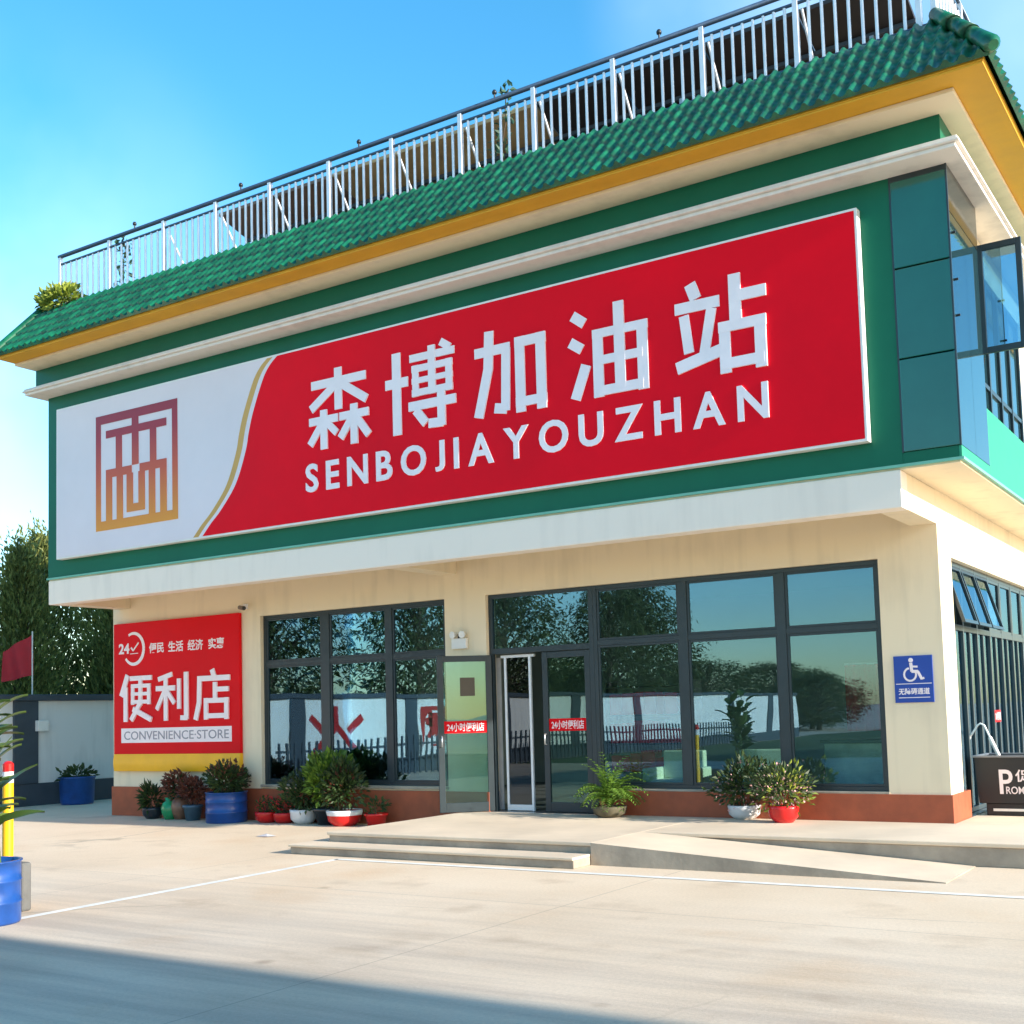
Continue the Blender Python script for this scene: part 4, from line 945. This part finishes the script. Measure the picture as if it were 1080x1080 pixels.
# flag
c=at(34,740,0,-18.6); fx_,fy_=c.x,c.y
FG=thing('red_flag','red flag on a thin pole by the boundary wall','flag',(fx_,fy_,0))
ft=at(36.5,666,0,-18.6)
MB().tube([(fx_,fy_,0),(fx_,fy_,ft.z)],.014,8).build('pole', m_alu, FG)
fl_=MB(); nx,nz=10,8; vs=[]; L_=-Vector((RX.x,RX.y,0)).normalized()
for j in range(nz+1):
    for i in range(nx+1):
        u=i/nx; v=j/nz; p=Vector((fx_,fy_,ft.z-.06-.85*v*(1-.25*u)-.35*u))+L_*(.62*u)+Vector((RF.x,RF.y,0))*(.06*math.sin(u*9+v*2)); vs.append(p)
fl_.smooth=True; fl_.add(vs,[(j*(nx+1)+i,j*(nx+1)+i+1,(j+1)*(nx+1)+i+1,(j+1)*(nx+1)+i) for j in range(nz) for i in range(nx)]); fl_.build('cloth', mat('flag_cloth',(.50,.02,.03),.7), FG, fix=False)
# litter
c=at(281,882,2,.004); lm=MB(); lm.add([(c.x-.13,c.y-.07,.006),(c.x+.1,c.y-.09,.012),(c.x+.14,c.y+.06,.006),(c.x-.08,c.y+.08,.03),(c.x,c.y,.035)],[(0,1,4),(1,2,4),(2,3,4),(3,0,4)])
tag(lm.build('paper_scrap', m_white_c, None, fix=False),'crumpled white paper scrap on the ground before the pots','litter')

# ------------------------------------------------------------------ trees
def tree_mesh(seed, h, r, kind, n):
    random.seed(seed); cr=MB(); tr=MB(); z0=h*.10
    tr.tube([(0,0,0),(.08,.03,h*.35),(-.05,.05,h*.7),(0,0,h*.93)],[.17,.13,.07,.02],9)
    cl=[]
    for k in range(int(n/22)):
        v=random.random()**.85; z=z0+(h-z0)*v
        if kind=='column': rad=r*(math.sin(math.pi*min(1,(v*.93+.07))**.7)**.6)*(1-.35*v)
        else: rad=r*math.sin(math.pi*(v*.9+.08))**.55
        a=random.uniform(0,6.28); q=random.random()**.45*rad*random.choice((1,1,1.12,.9,.8))
        cl.append(Vector((q*math.cos(a),q*math.sin(a),z)))
    for c in cl[::6]:
        b=Vector((0,0,max(.5,c.z-random.uniform(.5,1.4)))); tr.tube([b,b.lerp(c,.6)+Vector((0,0,.1)),c],[.045,.025,.008],5)
    for c in cl:
        s=random.uniform(.22,.5); out=Vector((c.x,c.y,0)); out=out.normalized() if out.length>.01 else Vector((1,0,0))
        for _ in range(22):
            p=c+Vector((random.gauss(0,s*.55),random.gauss(0,s*.55),random.gauss(0,s*.8)))
            if kind=='column': d=out*.5+Vector((0,0,1))+rv()*.7
            else: d=out*.6+Vector((0,0,-.5))+rv()*.9
            L_=random.uniform(.12,.26); cr.leaf(p,d,L_,L_*(.34 if kind=='column' else .3))
    return cr,tr
TREE_L={'column':'tall dark green columnar tree beyond the boundary wall','spread':'loose olive green spreading tree farther along the boundary wall'}
def tree(seed,h,r,kind,n,mm):
    T_=thing('dense_tree' if kind=='column' else 'spreading_tree',TREE_L[kind],'tree',(0,0,0),'trees beyond the boundary wall')
    cr,tr=tree_mesh(seed,h,r,kind,n); cr.build('crown',mm,T_,fix=False); tr.build('trunk',m_trunk,T_); return T_
protos=[tree(1,7.6,1.5,'column',12500,m_tree),tree(2,8.0,1.6,'column',12500,m_tree),tree(3,7.0,1.45,'column',12500,m_tree)]
random.seed(11)
spots=[(-21.6,3.2,.74),(-23.4,5.0,.78),(-21.7,6.3,.80),(-23.2,8.6,.86),(-21.8,10.2,.84),(-24.2,12.2,.93),(-22.0,14.2,.98),(-26.5,9.8,1.02),(-25.6,2.6,.80),(-22,17.6,1.0),(-25,17,1.05),(-22,.4,.72),(-23.5,-2.4,.72)]
for i,(x,y,s) in enumerate(spots):
    o=protos[i] if i<3 else copy_tree(protos[i%3])
    o.location=(x,y,0); o.rotation_euler=(0,0,random.uniform(0,6.28)); o.scale=(s,s,s)
for o in list(bpy.data.objects):
    if o.name.split('.')[0]=='flowers': o['kind']='stuff'
sp2=[tree(5,7.0,2.6,'spread',12000,m_tree2),tree(6,6.4,2.4,'spread',11000,m_tree2)]
s2=[(-22,-8,1),(-24,-13.5,1.15),(-22,-19,1),(-23,-26,1.1),(-22,-33,1.0),(-24,-40,1.2),*[(-21-2.9*k+(k%2),-58-4*(k%3),.62+.09*((k*5)%4)) for k in range(12)]]
for i,(x,y,s) in enumerate(s2):
    o=sp2[i] if i<2 else copy_tree(sp2[i%2]); o.location=(x,y,0); o.rotation_euler=(0,0,random.uniform(0,6.28)); o.scale=(s*1.9,s*1.9,s*.78) if y<-55 else (s,s,s)

# ------------------------------------------------------------------ forecourt canopy behind and right of the viewer (its shadow lies on the apron)
CN=thing('forecourt_canopy','flat white forecourt canopy on square columns shading the foreground apron','canopy',(17,-18,0))
MB().box(4.6,34,-27,-8.62,5.3,6.1).build('canopy_roof', m_white, CN)
for x in (10,26):
    for y in (-14,-23): MB().box(x-.25,x+.25,y-.25,y+.25,0,5.299).build('column', m_white, CN, .02)
